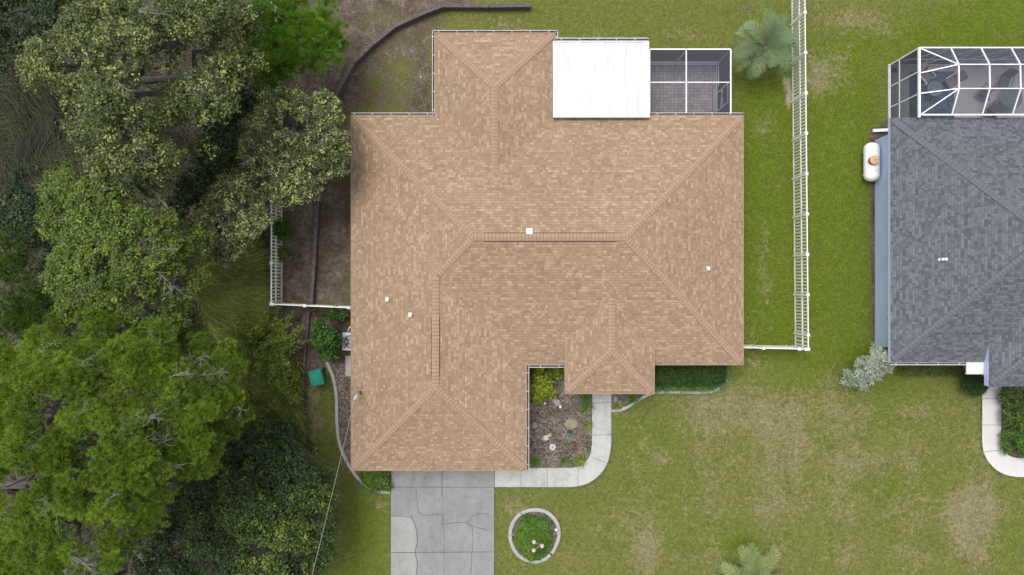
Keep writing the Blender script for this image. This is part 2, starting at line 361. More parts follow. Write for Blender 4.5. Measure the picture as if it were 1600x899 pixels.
def qmesh(name, verts, mat, v=None, parent=None, k=4):
    """fast mesh of k-gons: verts (n, k, 3), v per face"""
    n = len(verts); me = bpy.data.meshes.new(name)
    me.vertices.add(n * k); me.vertices.foreach_set('co', np.ascontiguousarray(verts, dtype=np.float32).ravel())
    me.loops.add(n * k); me.loops.foreach_set('vertex_index', np.arange(n * k, dtype=np.int32))
    me.polygons.add(n); me.polygons.foreach_set('loop_start', np.arange(0, n * k, k, dtype=np.int32))
    try: me.polygons.foreach_set('loop_total', np.full(n, k, dtype=np.int32))
    except Exception: pass
    me.update(calc_edges=True)
    if v is not None:
        a = me.attributes.new('v', 'FLOAT', 'FACE'); a.data.foreach_set('value', np.clip(v, 0, 1).astype(np.float32))
    me.materials.append(mat); o = bpy.data.objects.new(name, me); C.objects.link(o)
    if parent is not None: attach(o, parent)
    return o
def unit(a): return a / np.maximum(np.linalg.norm(a, axis=1, keepdims=True), 1e-6)
def leaf_quads(p, L, W, rg, up=0.7, out=None, droop=0.0):
    n = len(p); nr = rg.normal(size=(n, 3)) * 0.55 + np.array([0, 0, up])
    if out is not None: nr += out * 0.5
    nr = unit(nr); t = rg.normal(size=(n, 3)); t[:, 2] -= droop; t = unit(t - nr * (t * nr).sum(1, keepdims=True)); b = np.cross(nr, t)
    L = (np.full(n, L) * rg.uniform(0.6, 1.3, n))[:, None] / 2; W = (np.full(n, W) * rg.uniform(0.7, 1.25, n))[:, None] / 2
    return np.stack([p - t * L, p + b * W - t * L * 0.1, p + t * L, p - b * W - t * L * 0.1], 1)

def clumps(lobes, spacing, rg, gaps=0.0, low=-0.25, seed=0.0):
    """clump centres over the shell of a union of ellipsoids (cx,cy,cz,r,rz); returns points, outward dirs, tone"""
    pts, dirs, tone = [], [], []
    for li, (cx, cy, cz, r, rz) in enumerate(lobes):
        n = max(3, int(2.6 * math.pi * r * r / spacing ** 2))
        for k in range(n):
            d = rg.normal(size=3); d /= np.linalg.norm(d)
            if d[2] < low: d[2] = -d[2]
            s_ = rg.uniform(0.62, 1.03) if rg.random() < 0.55 else rg.uniform(0.9, 1.04)
            p = np.array([cx, cy, cz]) + d * np.array([r, r, rz]) * s_
            ok = True
            for lj, (ax, ay, az, ar, arz) in enumerate(lobes):
                if lj != li:
                    q = (p - np.array([ax, ay, az])) / np.array([ar, ar, arz])
                    if q.dot(q) < 0.55: ok = False; break
            if not ok: continue
            nz = noise.noise(Vector((p[0] * 0.7 + seed, p[1] * 0.7, p[2] * 0.7)))
            if nz < -0.5 + gaps: continue
            pts.append(p); dirs.append(d); tone.append(0.5 + 0.6 * nz + rg.normal() * .16)
    return np.array(pts), np.array(dirs), np.array(tone)

def wob(a, b, n, amp, rg):
    a, b = Vector(a), Vector(b); L = (b - a).length; o = []
    for i in range(n + 1):
        t = i / n; q = a.lerp(b, t)
        if 0 < i < n: q += Vector(rg.normal(size=3) * amp * L)
        o.append(q)
    return o

def dead_spray(mb, p, d, L, rg, mat, depth=2, r=0.03):
    """bare forking twigs"""
    p = Vector(p); d = Vector(d).normalized(); q = [p]
    for i in range(4):
        d = (d + Vector(rg.normal(size=3) * 0.22)).normalized(); q.append(q[-1] + d * (L / 4))
    mb.tube(q, [r, r * .85, r * .7, r * .5, r * .25], mat, 4)
    if depth:
        for i in range(1, 5):
            for s_ in range(2 if depth > 1 else 1):
                dd = (d + Vector(rg.normal(size=3) * 0.6)).normalized()
                dead_spray(mb, q[i], dd, L * rg.uniform(0.35, 0.6), rg, mat, depth - 1, r * 0.55)

def tree(name, label, cat, base, lobes_px, mat, kind='leaf', seed=1, spacing=0.5, per=90, L=0.11, W=0.06, cr=0.42, gaps=0.1, group=None,
         trunk_r=0.22, sprays=0, tip=0.12, bark=None, up=0.7, vgain=1.0, squash=0.7, sprayL=1.3):
    rg = np.random.default_rng(seed); bark = bark or M['bark']
    lobes = []
    for (x, y, r, z, *rz) in lobes_px:
        c = P(x, y, z); rr = px(r, z); lobes.append((c.x, c.y, z, rr, rz[0] if rz else rr * squash))
    b = P(*base); root = thing(name, b, label, cat, group)
    pts, dirs, tone = clumps(lobes, spacing, rg, gaps, seed=seed * 3.7)
    # limbs
    tb = MB(); cz = np.mean([l[2] for l in lobes]); fork = Vector((b.x, b.y, max(0.25, cz * 0.38)))
    tb.tube(wob(b, fork, 3, 0.02, rg), [trunk_r * 1.25, trunk_r, trunk_r * .95, trunk_r * .85], bark, 9)
    for (cx, cy, lz, r, rz) in lobes:
        e = Vector((cx, cy, lz - rz * 0.2)); pth = wob(fork, e, 5, 0.045, rg)
        tb.tube(pth, [trunk_r * .8, trunk_r * .62, trunk_r * .5, trunk_r * .4, trunk_r * .32, trunk_r * .25], bark, 7)
    la = np.array([[l[0], l[1], l[2]] for l in lobes])
    for i in rg.permutation(len(pts))[:int(min(len(pts), 160))]:
        p = pts[i]; j = np.argmin(((la - p) ** 2).sum(1)); e = Vector(la[j]) - Vector((0, 0, lobes[j][4] * 0.2))
        tb.tube(wob(e, p, 4, 0.06, rg), [trunk_r * .17, trunk_r * .12, trunk_r * .08, trunk_r * .06, trunk_r * .03], bark, 4)
    tb.build('trunk', root)
    if sprays:
        idx = [i for i in range(len(pts)) if dirs[i][2] > 0.25]
        for i in rg.choice(idx, min(sprays, len(idx)), replace=False):
            d = unit((pts[i] - np.array([b.x, b.y, pts[i][2] - .6]))[None])[0] + rg.normal(size=3) * 0.3; d[2] = abs(d[2]) * .3
            sb = MB(); dead_spray(sb, pts[i] + np.array([0, 0, cr * 0.15]) - d * 0.3, d, rg.uniform(0.6, 1.2) * sprayL * .8, rg, M['twig'], 2, 0.019); sb.build('bare_twig_spray', root)
    # foliage
    n = len(pts)
    if kind == 'leaf':
        sub = 7; ns = max(2, per // sub); si = np.repeat(np.arange(n), ns); d = unit(rg.normal(size=(n * ns, 3)))
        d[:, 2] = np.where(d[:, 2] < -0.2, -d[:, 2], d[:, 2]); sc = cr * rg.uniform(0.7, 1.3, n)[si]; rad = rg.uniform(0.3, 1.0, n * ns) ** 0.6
        sp = pts[si] + d * (sc * rad)[:, None] * np.array([1, 1, 0.62]); st_ = np.where(rg.random(n * ns) < tip, 0.42, 0) + rg.normal(size=n * ns) * 0.12 + 0.14 * d[:, 2] * rad  # upper outer leaves tinted lighter: top light put into the leaf colour
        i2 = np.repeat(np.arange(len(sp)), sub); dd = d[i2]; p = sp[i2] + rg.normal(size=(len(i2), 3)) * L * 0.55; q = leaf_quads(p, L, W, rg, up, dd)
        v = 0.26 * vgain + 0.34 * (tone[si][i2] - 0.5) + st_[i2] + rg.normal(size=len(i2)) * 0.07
        qmesh('crown', q, mat, v, root)
    else:  # needles: tufts on clump surface, needles radiating from each tuft
        tufts = per; nn = 26 if L < .3 else 70; idx = np.repeat(np.arange(n), tufts); d = unit(rg.normal(size=(n * tufts, 3))); d[:, 2] = np.abs(d[:, 2]) * 1.1 - 0.15
        tp = pts[idx] + d * (cr * rg.uniform(0.6, 1.05, n * tufts))[:, None] * np.array([1, 1, 0.6]); td = unit(d + np.array([0, 0, 0.5]))
        i2 = np.repeat(np.arange(len(tp)), nn); nd = unit(td[i2] * 0.75 + rg.normal(size=(len(i2), 3)) * 0.6)
        Ln = (L * rg.uniform(0.7, 1.15, len(i2)))[:, None]; sd_ = unit(np.cross(nd, rg.normal(size=(len(i2), 3)))) * W / 2
        p0 = tp[i2]; q = np.stack([p0 + sd_, p0 - sd_, p0 + nd * Ln], 1)
        tv = rg.normal(size=len(tp)) * 0.1
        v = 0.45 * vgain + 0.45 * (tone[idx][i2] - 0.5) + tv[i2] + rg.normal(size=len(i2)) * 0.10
        qmesh('crown', q, mat, v, root, 3)
    return root

def blades(p, d, L, W, rg, v, mat, name, parent=None, seg=3, arch=0.5, rise=0.9):
    """arching grass blades: p base points, d horizontal lean directions"""
    n = len(p); out = []; vv = []; side = np.stack([-d[:, 1], d[:, 0], np.zeros(n)], 1); prev = None
    for i in range(seg + 1):
        t = i / seg; hor = L * (t * arch + t * t * (1 - arch) * 0.8); z = L * rise * (t - 0.55 * t * t * (0.4 + arch))
        c = p + d * hor[:, None]; c = c + np.stack([np.zeros(n), np.zeros(n), z], 1); ww = side * (W * (1 - t * 0.85))[:, None] / 2
        cur = (c - ww, c + ww)
        if prev is not None: out.append(np.stack([prev[0], prev[1], cur[1], cur[0]], 1)); vv.append(v)
        prev = cur
    return qmesh(name, np.concatenate(out), mat, np.concatenate(vv), parent)

def in_poly(x, y, poly):
    c = np.zeros(np.shape(x), bool); n = len(poly); j = n - 1
    for i in range(n):
        xi, yi = poly[i]; xj, yj = poly[j]
        with np.errstate(divide='ignore', invalid='ignore'):
            c ^= ((yi > y) != (yj > y)) & (x < (xj - xi) * (y - yi) / (yj - yi + 1e-12) + xi)
        j = i
    return c
def seg_dist(x, y, pl):
    d = np.full(np.shape(x), 1e9)
    for (ax, ay), (bx, by) in zip(pl[:-1], pl[1:]):
        t = np.clip(((x - ax) * (bx - ax) + (y - ay) * (by - ay)) / ((bx - ax) ** 2 + (by - ay) ** 2 + 1e-9), 0, 1)
        d = np.minimum(d, np.hypot(x - ax - t * (bx - ax), y - ay - t * (by - ay)))
    return d
def poly_dist(x, y, poly):
    """signed pixels, positive inside"""
    d = seg_dist(x, y, list(poly) + [poly[0]]); return np.where(in_poly(x, y, poly), d, -d)

# ------------------------------------------------------------------ ground (one sheet to the horizon)
def build_ground():
    def axis(lo, hi, st):
        a = np.arange(lo, hi + 1e-6, st); ext = []
        e = hi
        for k in range(14): e = hi + st * (1.8 ** (k + 1)); ext.append(e)
        ext = np.array(ext + [1800.0]); ext = ext[ext <= 1800]
        return np.concatenate([lo - (ext - hi)[::-1], a, ext])
    xs, ys = axis(-32, 32, 0.2), axis(-19, 19, 0.2); nx, ny = len(xs), len(ys)
    X, Y = np.meshgrid(xs, ys); U = 800 + X * F / H; V = 449.5 - Y * F / H
    sm = lambda d, w_: 1 / (1 + np.exp(-d / w_ * 2.2))
    lush = np.full(X.shape, 0.25); dry = np.full(X.shape, 0.11); lit = np.zeros(X.shape); sand = np.zeros(X.shape)
    def blob(arr, x, y, rx, ry, a): arr += a * np.exp(-(((U - x) / rx) ** 2 + ((V - y) / ry) ** 2))
    # lush side yards
    lush += 0.62 * sm(poly_dist(U, V, [(1150, 120), (1262, 120), (1262, 560), (1150, 560)]), 25)
    lush += 0.58 * sm(poly_dist(U, V, [(1264, 60), (1700, -60), (1700, 80), (1380, 100), (1372, 560), (1400, 590), (1264, 580)]), 30)
    lush += 0.35 * sm(poly_dist(U, V, [(520, 560), (610, 760), (610, 960), (500, 960), (540, 760)]), 20)
    lush += 0.15 * sm(poly_dist(U, V, [(780, -40), (1240, -40), (1240, 75), (820, 60)]), 20)
    for (x, y, rx, ry, a) in ((1000, 680, 70, 40, .35), (1160, 850, 60, 30, .4), (1400, 640, 70, 40, .35), (1000, 760, 50, 60, .25), (1297, 780, 8, 130, .6), (1395, 780, 7, 90, .35), (1230, 790, 7, 90, .2), (1090, 850, 120, 7, .3), (1100, 800, 120, 6, .2), (1450, 760, 90, 40, .3),
                              (1560, 860, 60, 40, .3), (900, 780, 30, 30, .2), (1110, 815, 25, 12, .35), (1080, 770, 30, 60, .2), (1230, 600, 60, 25, .3)): blob(lush, x, y, rx, ry, a)
    # dry turf
    dry += 0.19 * sm(poly_dist(U, V, [(960, 640), (1340, 600), (1640, 640), (1640, 940), (960, 940)]), 40)
    for (x, y, rx, ry, a) in ((1515, 812, 30, 42, 1.1), (1515, 790, 60, 30, .2), (1215, 650, 60, 45, .32), (1140, 620, 60, 30, .28), (1290, 110, 45, 42, .45), (1330, 30, 60, 22, .42), (1275, 130, 25, 20, .3),
                              (1390, 50, 30, 30, .2), (1195, 200, 24, 30, .30), (1195, 430, 18, 50, .32), (1170, 520, 20, 30, .3), (1195, 380, 8, 24, .3), (1015, 860, 16, 40, .45), (800, 790, 22, 20, .45), (805, 860, 20, 40, .25),
                              (950, 690, 30, 40, .15), (1030, 715, 14, 14, .4), (960, 830, 50, 40, .18), (1240, 760, 120, 60, .15), (1250, 690, 20, 40, .25), (1360, 720, 60, 20, .2), (595, 790, 12, 8, .55),
                              (490, 640, 18, 60, .45), (560, 700, 30, 30, .2), (552, 720, 18, 20, .3), (940, 55, 30, 12, .35), (1075, 55, 40, 14, .35), (800, 40, 40, 16, .35), (720, 35, 60, 14, .15),
                              (1300, 605, 20, 30, .3), (1340, 650, 50, 30, .15), (890, 880, 30, 20, .3), (1460, 640, 60, 14, .2), (1100, 640, 50, 40, .25), (1180, 570, 14, 14, .3), (560, 860, 30, 20, .1)): blob(dry, x, y, rx, ry, a)
    dry += 0.09 * np.sin((U - 1290) / 17.0) * sm(poly_dist(U, V, [(960, 660), (1640, 640), (1640, 940), (960, 940)]), 30)
    dry += 0.05 * np.sin((V - 700) / 12.0) * sm(poly_dist(U, V, [(960, 740), (1640, 740), (1640, 940), (960, 940)]), 30)
    # back yard behind the house: thin mossy turf over litter
    back = poly_dist(U, V, [(420, -60), (800, -60), (700, 45), (680, 60), (680, 182), (549, 182), (549, 480), (430, 480)])
    lit += 0.70 * sm(back, 22); lush -= .3 * sm(back, 20)
    blob(lit, 600, 25, 50, 22, -.28); blob(lit, 560, 60, 24, 30, -.2); blob(lit, 580, 140, 20, 30, -.15); blob(lit, 628, 120, 34, 48, -0.26); blob(lush, 628, 120, 40, 50, .15); blob(lit, 660, 130, 10, 50, .25); blob(lit, 720, 20, 50, 12, -.2); blob(lit, 655, 170, 20, 12, .25)
    lit -= .34 * sm(poly_dist(U, V, [(540, 60), (560, -60), (840, -60), (840, 10), (690, 8), (610, 36)]), 10); lit += 0.5 * sm(poly_dist(U, V, [(437, 140), (440, 476), (487, 476), (500, 320), (540, 140), (600, 40), (690, 8), (830, 5), (830, -60), (437, -60)]), 10)
    blob(lit, 530, 400, 18, 90, 0.12); blob(lit, 546, 350, 12, 120, 0.25); blob(lush, 525, 380, 22, 70, -.25)  # strip beside the house darkened: sparse turf plus tree shade put into the colour
    # woods floor
    lit += 1.0 * sm(poly_dist(U, V, [(-900, -900), (430, -900), (440, 480), (478, 500), (470, 690), (500, 760), (505, 1900), (-900, 1900)]), 10)
    lit += 0.8 * sm(poly_dist(U, V, [(470, 484), (549, 484), (549, 570), (505, 570), (480, 610), (468, 700), (455, 700)]), 7)
    blob(dry, 478, 660, 14, 45, .5); blob(lush, 478, 660, 18, 60, -.3)
    # soil strips by walls and fences
    lit += 0.85 * sm(poly_dist(U, V, [(1357, 200), (1395, 190), (1395, 560), (1362, 545)]), 5)
    lit += 0.5 * sm(-seg_dist(U, V, [(1388, 105), (1388, 200)]) + 6, 5)
    blob(sand, 1232, 150, 7, 22, .85); blob(sand, 1226, 125, 8, 10, .5); blob(lit, 1250, 10, 30, 30, .35); blob(lit, 1165, 10, 30, 18, .45)
    blob(sand, 1200, 472, 4, 8, .6); blob(sand, 1033, 712, 9, 4, .4); blob(sand, 1500, 650, 6, 6, .3)
    lit += 0.35 * sm(-seg_dist(U, V, [(1240, 160), (1243, 545)]) + 3, 4)
    verts = np.stack([X.ravel(), Y.ravel(), np.zeros(X.size)], 1)
    i = np.arange(nx * ny).reshape(ny, nx); q = np.stack([i[:-1, :-1], i[:-1, 1:], i[1:, 1:], i[1:, :-1]], -1).reshape(-1, 4)
    me = bpy.data.meshes.new('ground'); me.from_pydata(verts.tolist(), [], q.tolist())
    for nm, a in (('lush', lush), ('dry', dry), ('litter', lit), ('sand', sand)):
        at = me.attributes.new(nm, 'FLOAT', 'POINT'); at.data.foreach_set('value', a.ravel().astype(np.float32))
    me.materials.append(M['ground']); o = bpy.data.objects.new('ground', me); C.objects.link(o); o['kind'] = 'structure'
build_ground()

def gp(x, y): v = P(x, y); return (v.x, v.y)
def sweep(pts, w_):
    """offset polygon of a polyline"""
    L_, R_ = [], []
    for i, p in enumerate(pts):
        a = Vector(pts[max(i - 1, 0)]); b = Vector(pts[min(i + 1, len(pts) - 1)]); d = (b - a).normalized(); n_ = Vector((-d.y, d.x))
        ww = w_[i] if isinstance(w_, list) else w_
        L_.append(Vector(p) + n_ * ww / 2); R_.append(Vector(p) - n_ * ww / 2)
    return L_, R_
def smooth_line(pts, n=6):
    o = []
    for i in range(len(pts) - 1):
        p0, p1, p2, p3 = (Vector(pts[max(i - 1, 0)]), Vector(pts[i]), Vector(pts[i + 1]), Vector(pts[min(i + 2, len(pts) - 1)]))
        for k in range(n):
            t = k / n; o.append(0.5 * ((2 * p1) + (p2 - p0) * t + (2 * p0 - 5 * p1 + 4 * p2 - p3) * t * t + (3 * p1 - p0 - 3 * p2 + p3) * t ** 3))
    o.append(Vector(pts[-1])); return o
def strip(mb, pts, wd, z, mat):
    L_, R_ = sweep(pts, wd)
    for i in range(len(pts) - 1): mb.face([(R_[i].x, R_[i].y, z), (R_[i + 1].x, R_[i + 1].y, z), (L_[i + 1].x, L_[i + 1].y, z), (L_[i].x, L_[i].y, z)], mat)

# driveway
d = MB()
crk = [gp(*q) for q in ((642, 805), (650, 824), (652, 845), (649, 862), (652, 880), (651, 900), (653, 1000), (652, 1400))]
lt = [gp(611, 806)] + crk + [gp(611, 1400)]
rt_ = [gp(611, 737), gp(772, 735), gp(772, 1400), gp(652, 1400)] + crk[::-1][1:] + [gp(611, 806)]
rt_ = [gp(611, 730), gp(772, 730), gp(772, 1400)] + [gp(652, 1400)] + crk[::-1][1:] + [gp(611, 806)]
d.prism(lt, -0.1, 0.052, M['drive_pale']); d.prism(rt_, -0.1, 0.05, M['drive'])
for pl, wd in (([(611, 761), (772, 761)], .03), ([(611, 863), (772, 862)], .035), ([(691, 730), (691, 775)], .04), ([(691, 775), (692, 805), (694, 900), (694, 1400)], .016), ([(611, 806), (625, 806), (642, 808)], .03),
               ([(642, 805), (650, 824), (652, 845), (649, 862), (652, 880), (651, 900)], .04), ([(650, 765), (652, 785), (658, 803), (690, 805), (692, 820)], .028), ([(695, 820), (715, 816), (730, 817), (738, 822), (760, 828)], .03),
               ([(730, 817), (742, 804), (762, 803)], .024), ([(738, 824), (739, 850), (737, 865), (736, 900)], .024), ([(646, 735), (646, 760)], .012), ([(611, 990), (772, 990)], .03), ([(600, 1100), (600, 1101)], .01)):
    rr = random.Random(len(pl)); q = smooth_line([gp(*a) for a in pl], 5)
    q = [Vector((a.x + rr.uniform(-.02, .02), a.y + rr.uniform(-.02, .02))) if len(pl) > 2 else a for a in q]
    strip(d, q, wd, 0.057, M['crack'])
d.build('driveway')['kind'] = 'structure'

def walkway(center_px, w_, joints, mat, name='walkway', z=0.045):
    mb = MB(); q = smooth_line([gp(*a) for a in center_px], 8); L_, R_ = sweep(q, w_)
    mb.prism([(a.x, a.y) for a in R_] + [(a.x, a.y) for a in L_[::-1]], -0.1, z, mat)
    for a, b in joints: strip(mb, [Vector(gp(*a)), Vector(gp(*b))], 0.022, z + 0.004, M['crack'])
    o = mb.build(name); o['kind'] = 'structure'; return o
walkway([(940, 560), (940, 600), (940, 640), (940, 680), (939, 700), (933, 722), (918, 738), (900, 745), (870, 746), (820, 746), (773, 746)], 1.06,
        [((925, 630), (955, 629)), ((925, 680), (955, 679)), ((926, 715), (950, 724)), ((903, 731), (903, 761)), ((855, 731), (855, 761)), ((814, 732), (814, 761))], M['walk'])
walkway([(1549, 560), (1549, 600), (1549, 650), (1549, 690), (1553, 708), (1566, 723), (1586, 730), (1620, 730), (1760, 730)], 1.05,
        [((1534, 623), (1564, 623)), ((1534, 664), (1564, 664)), ((1536, 706), (1563, 703)), ((1620, 716), (1620, 745))], M['walk_white'])

def sheet(name, poly_px, z, mat, kind='structure'):
    mb = MB(); p = [gp(*a) for a in poly_px]; mb.prism(p, z - 0.05, z, mat); o = mb.build(name); o['kind'] = kind; return o
sheet('mulch_bed', [(815, 560), (925, 560), (925, 708), (918, 722), (905, 731), (815, 731)], 0.03, M['mulch'])
sheet('mulch_bed', [(512, 565), (523, 600), (526, 660), (535, 705), (560, 742), (585, 762), (611, 766), (611, 730), (560, 730), (560, 560)], 0.02, M['mulch'])
sheet('mulch_bed', [(955, 600), (955, 640), (975, 636), (1000, 622), (1030, 611), (1080, 610), (1118, 606), (1134, 590), (1134, 560), (955, 560)], 0.02, M['mulch'])
sheet('mulch_bed', [(836 + 37 * math.cos(t * .35), 836 + 37 * math.sin(t * .35)) for t in range(18)], 0.02, M['mulch'])
sheet('mulch_bed', [(1564, 600), (1620, 600), (1620, 716), (1590, 715), (1572, 706), (1564, 690)], 0.02, M['mulch'])
sheet('patio_slab', [(1012, 96), (1122, 96), (1122, 200), (1012, 200)], 0.08, M['pavers'])
sheet('pool_deck', [(1387, 101), (1700, 101), (1700, 230), (1387, 230)], 0.06, M['deck'])
sheet('concrete_pad', [(540, 556), (562, 556), (562, 588), (540, 588)], 0.06, M['curb'])

# ------------------------------------------------------------------ the tan house
def roof_face(mb, pts, mat):
    """pts 3D counter-clockwise, first edge along the eave; uv in metres"""
    pts = [Vector(p) for p in pts]; u = (pts[1] - pts[0]).normalized()
    # plane normal
    nrm = Vector((0, 0, 0))
    for i in range(len(pts)): nrm += (pts[i] - pts[0]).cross(pts[(i + 1) % len(pts)] - pts[0])
    nrm.normalize()
    if nrm.z < 0: pts = [pts[0]] + pts[1:][::-1]; nrm = -nrm
    v = nrm.cross(u)
    if v.z < 0: v = -v
    off = abs(hash((round(pts[0].x, 1), round(pts[0].y, 1)))) % 7
    mb.face(pts, mat, [((p - pts[0]).dot(u) + 50 + off * 3.1, (p - pts[0]).dot(v) + 0.02) for p in pts])
def caps(mb, a, b, drop, mat, edge, w_=0.17, step=0.18, lift=0.03, jitter=0.0):
    """row of folded cap shingles from a (low) to b (high)"""
    a, b = Vector(a), Vector(b); a = a + (b - a).normalized() * (.16 if abs((b - a).z) > .1 else 0); d = b - a; L = d.length; u = d / L; s_ = Vector((u.y, -u.x, 0)).normalized(); n = max(1, round(L / step)); step = L / n
    for i in range(n):
        p = a + u * (i * step); q = a + u * ((i + 1) * step + 0.02)
        lo, hi = Vector((0, 0, lift + 0.018)), Vector((0, 0, lift))
        for sg in (1, -1):
            o = s_ * (w_ * sg) - Vector((0, 0, drop * w_)); e = u * 0.022
            f = [p + e + lo, p + e + o + lo, q + o + hi, q + hi]; g = [p + lo, p + o + lo, p + e + o + lo, p + e + lo]
            if sg > 0: mb.face(f, mat); mb.face(g, edge)
            else: mb.face(f[::-1], mat); mb.face(g[::-1], edge)
            side = [p + o + lo, p + o - Vector((0, 0, .03)), q + o - Vector((0, 0, .03)), q + o + hi]; mb.face(side, edge)
EV = 2.6; K = (H - EV) / F; pt = 1 / 3.0
Lx, Rx, Ny, Sy = -251 * K, 361 * K, 268.5 * K, -120.5 * K; Gx, Gs = 22 * K, -285.5 * K
xa, xb, NN = -120 * K, 67 * K, 397.5 * K
rects = [(Lx, Rx, Sy, Ny), (Lx, Gx, Gs, Ny), (xa, xb, Sy, NN)]
def roofz(x, y):
    return EV + pt * max(min(x - a, b - x, y - c, e - y) for a, b, c, e in rects)
def onroof(x, y, fn=roofz):
    z = EV + 1
    for _ in range(12): p = P(x, y, z); z = fn(p.x, p.y)
    return P(x, y, z)
def Z(x, y): return Vector((x, y, roofz(x, y)))
E_ = lambda x, y: Vector((x, y, EV))
hm = (Ny - Sy) / 2; A = Z(Lx + hm, (Ny + Sy) / 2); B = Z(Rx - hm, (Ny + Sy) / 2)
hw = (Gx - Lx) / 2; xc = (Gx + Lx) / 2; Cc = Vector((xc, Sy + hw, EV + pt * hw)); D = Vector((xc, Gs + hw, EV + pt * hw))
h3 = (xb - xa) / 2; x3 = (xa + xb) / 2; Fz = Vector((x3, NN - h3, EV + pt * h3)); K3 = Vector((x3, Ny - h3, EV + pt * h3))
house = thing('brick_house' if False else 'house', (2, 1, 0), 'house with tan shingle hip roof and attached white flat patio roof', 'house')
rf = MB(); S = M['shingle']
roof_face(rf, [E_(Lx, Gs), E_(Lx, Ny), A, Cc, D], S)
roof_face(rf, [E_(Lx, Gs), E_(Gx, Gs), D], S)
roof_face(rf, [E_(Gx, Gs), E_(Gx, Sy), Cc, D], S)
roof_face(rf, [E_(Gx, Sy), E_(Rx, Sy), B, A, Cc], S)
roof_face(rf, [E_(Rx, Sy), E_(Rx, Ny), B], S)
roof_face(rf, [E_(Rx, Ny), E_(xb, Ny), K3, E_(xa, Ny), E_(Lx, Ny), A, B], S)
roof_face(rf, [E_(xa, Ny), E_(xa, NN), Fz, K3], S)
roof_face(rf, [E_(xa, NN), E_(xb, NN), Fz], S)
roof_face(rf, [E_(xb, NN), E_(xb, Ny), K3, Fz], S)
foot = [(Lx, Gs), (Gx, Gs), (Gx, Sy), (Rx, Sy), (Rx, Ny), (xb, Ny), (xb, NN), (xa, NN), (xa, Ny), (Lx, Ny)]
for i in range(len(foot)):
    p, q = foot[i], foot[(i + 1) % len(foot)]
    rf.face([(p[0], p[1], EV - .2), (q[0], q[1], EV - .2), (q[0], q[1], EV), (p[0], p[1], EV)], M['fascia'])
for a, b, c, e in ((Lx, Gx, Gs, Sy), (Lx, Rx, Sy, Ny), (xa, xb, Ny, NN)): rf.face([(a, c, EV - .2), (a, e, EV - .2), (b, e, EV - .2), (b, c, EV - .2)], M['fascia'])
roof = rf.build('roof', house)
# drip edge along the eaves
de = MB()
for i in range(len(foot)):
    p, q = Vector((*foot[i], EV + 0.004)), Vector((*foot[(i + 1) % len(foot)], EV + 0.004)); dd = (q - p).normalized(); nrm = Vector((dd.y, -dd.x, 0))
    de.beam(p + nrm * .012 - dd * .02, q + nrm * .012 + dd * .02, .03, .03, M['cap'])
de.build('drip_edge', roof)
cp = MB(); CM, CE = M['cap'], M['cap_edge']; hp = pt * .707
for a, b in ((E_(Lx, Gs), D), (E_(Gx, Gs), D), (E_(Rx, Sy), B), (E_(Rx, Ny), B), (E_(Lx, Ny), A), (Cc, A), (E_(xa, NN), Fz), (E_(xb, NN), Fz)): caps(cp, a, b, hp, CM, CE)
v0, v1 = onroof(757, 371), onroof(964, 371); w0, w1 = onroof(681, 588), onroof(681, 496)
caps(cp, A, Vector((v0.x, A.y, A.z)), pt, CM, CE); caps(cp, B, Vector((v1.x, A.y, A.z)), pt, CM, CE)
caps(cp, D, Vector((xc, w0.y, D.z)), pt, CM, CE); caps(cp, Vector((xc, w1.y, D.z)), Cc, pt, CM, CE); caps(cp, Fz, K3, pt, CM, CE)
cp.build('ridge_cap', roof)
def ridge_vent(a, b, drop):
    mb = MB(); u = (b - a).normalized(); s_ = Vector((u.y, -u.x, 0))
    for sg in (1, -1):
        o = s_ * (0.215 * sg) - Vector((0, 0, .215 * drop)); up = Vector((0, 0, .045))
        f = [a + up, a + o + up, b + o + up, b + up]; mb.face(f if sg > 0 else f[::-1], M['vent_dark'])
        mb.face([a + o + up, a + o - up, b + o - up, b + o + up], M['vent_dark'])
    for q in (a, b):
        mb.face([q + Vector((0, 0, .045)), q + s_ * .215 + Vector((0, 0, .045 - .215 * drop)), q + s_ * .215 + Vector((0, 0, -.05 - .215 * drop)), q - s_ * .215 + Vector((0, 0, -.05 - .215 * drop)), q - s_ * .215 + Vector((0, 0, .045 - .215 * drop))], CM)
    caps(mb, a, b, drop, CM, CE, .185, .18, .05)
    mb.build('ridge_vent', roof)
ridge_vent(Vector((v0.x, A.y, A.z)), Vector((v1.x, A.y, A.z)), pt); ridge_vent(Vector((xc, w0.y, D.z)), Vector((xc, w1.y, D.z)), pt)
# raised entry roof
EP = 3.0; kp = (H - EP) / F; pa, pb, ps = 83 * kp, 222 * kp, -165.5 * kp; hpz = (pb - pa) / 2
top = Vector(((pa + pb) / 2, ps + hpz, EP + pt * hpz)); yn = Sy + (EP + pt * hpz - EV) / pt; yl = Sy + (EP - EV) / pt
pr = MB(); e_ = lambda x, y: Vector((x, y, EP)); rg_ = Vector((top.x, yn, top.z))
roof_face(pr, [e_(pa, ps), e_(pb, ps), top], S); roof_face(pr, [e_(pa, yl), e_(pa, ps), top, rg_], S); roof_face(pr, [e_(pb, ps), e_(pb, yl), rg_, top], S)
for p, q in (((pa, ps), (pb, ps)), ((pb, ps), (pb, yl)), ((pa, yl), (pa, ps))):
    pr.face([(*p, EP - .25), (*q, EP - .25), (*q, EP), (*p, EP)], M['fascia'])
    dd = (Vector(q) - Vector(p)).normalized(); nn = Vector((dd.y, -dd.x, 0)) * .012
    pr.beam(Vector((*p, EP + .004)) + nn, Vector((*q, EP + .004)) + nn, .03, .03, M['cap'])
pr.face([(pa, ps, EP - .25), (pa, yl, EP - .25), (pb, yl, EP - .25), (pb, ps, EP - .25)], M['fascia'])
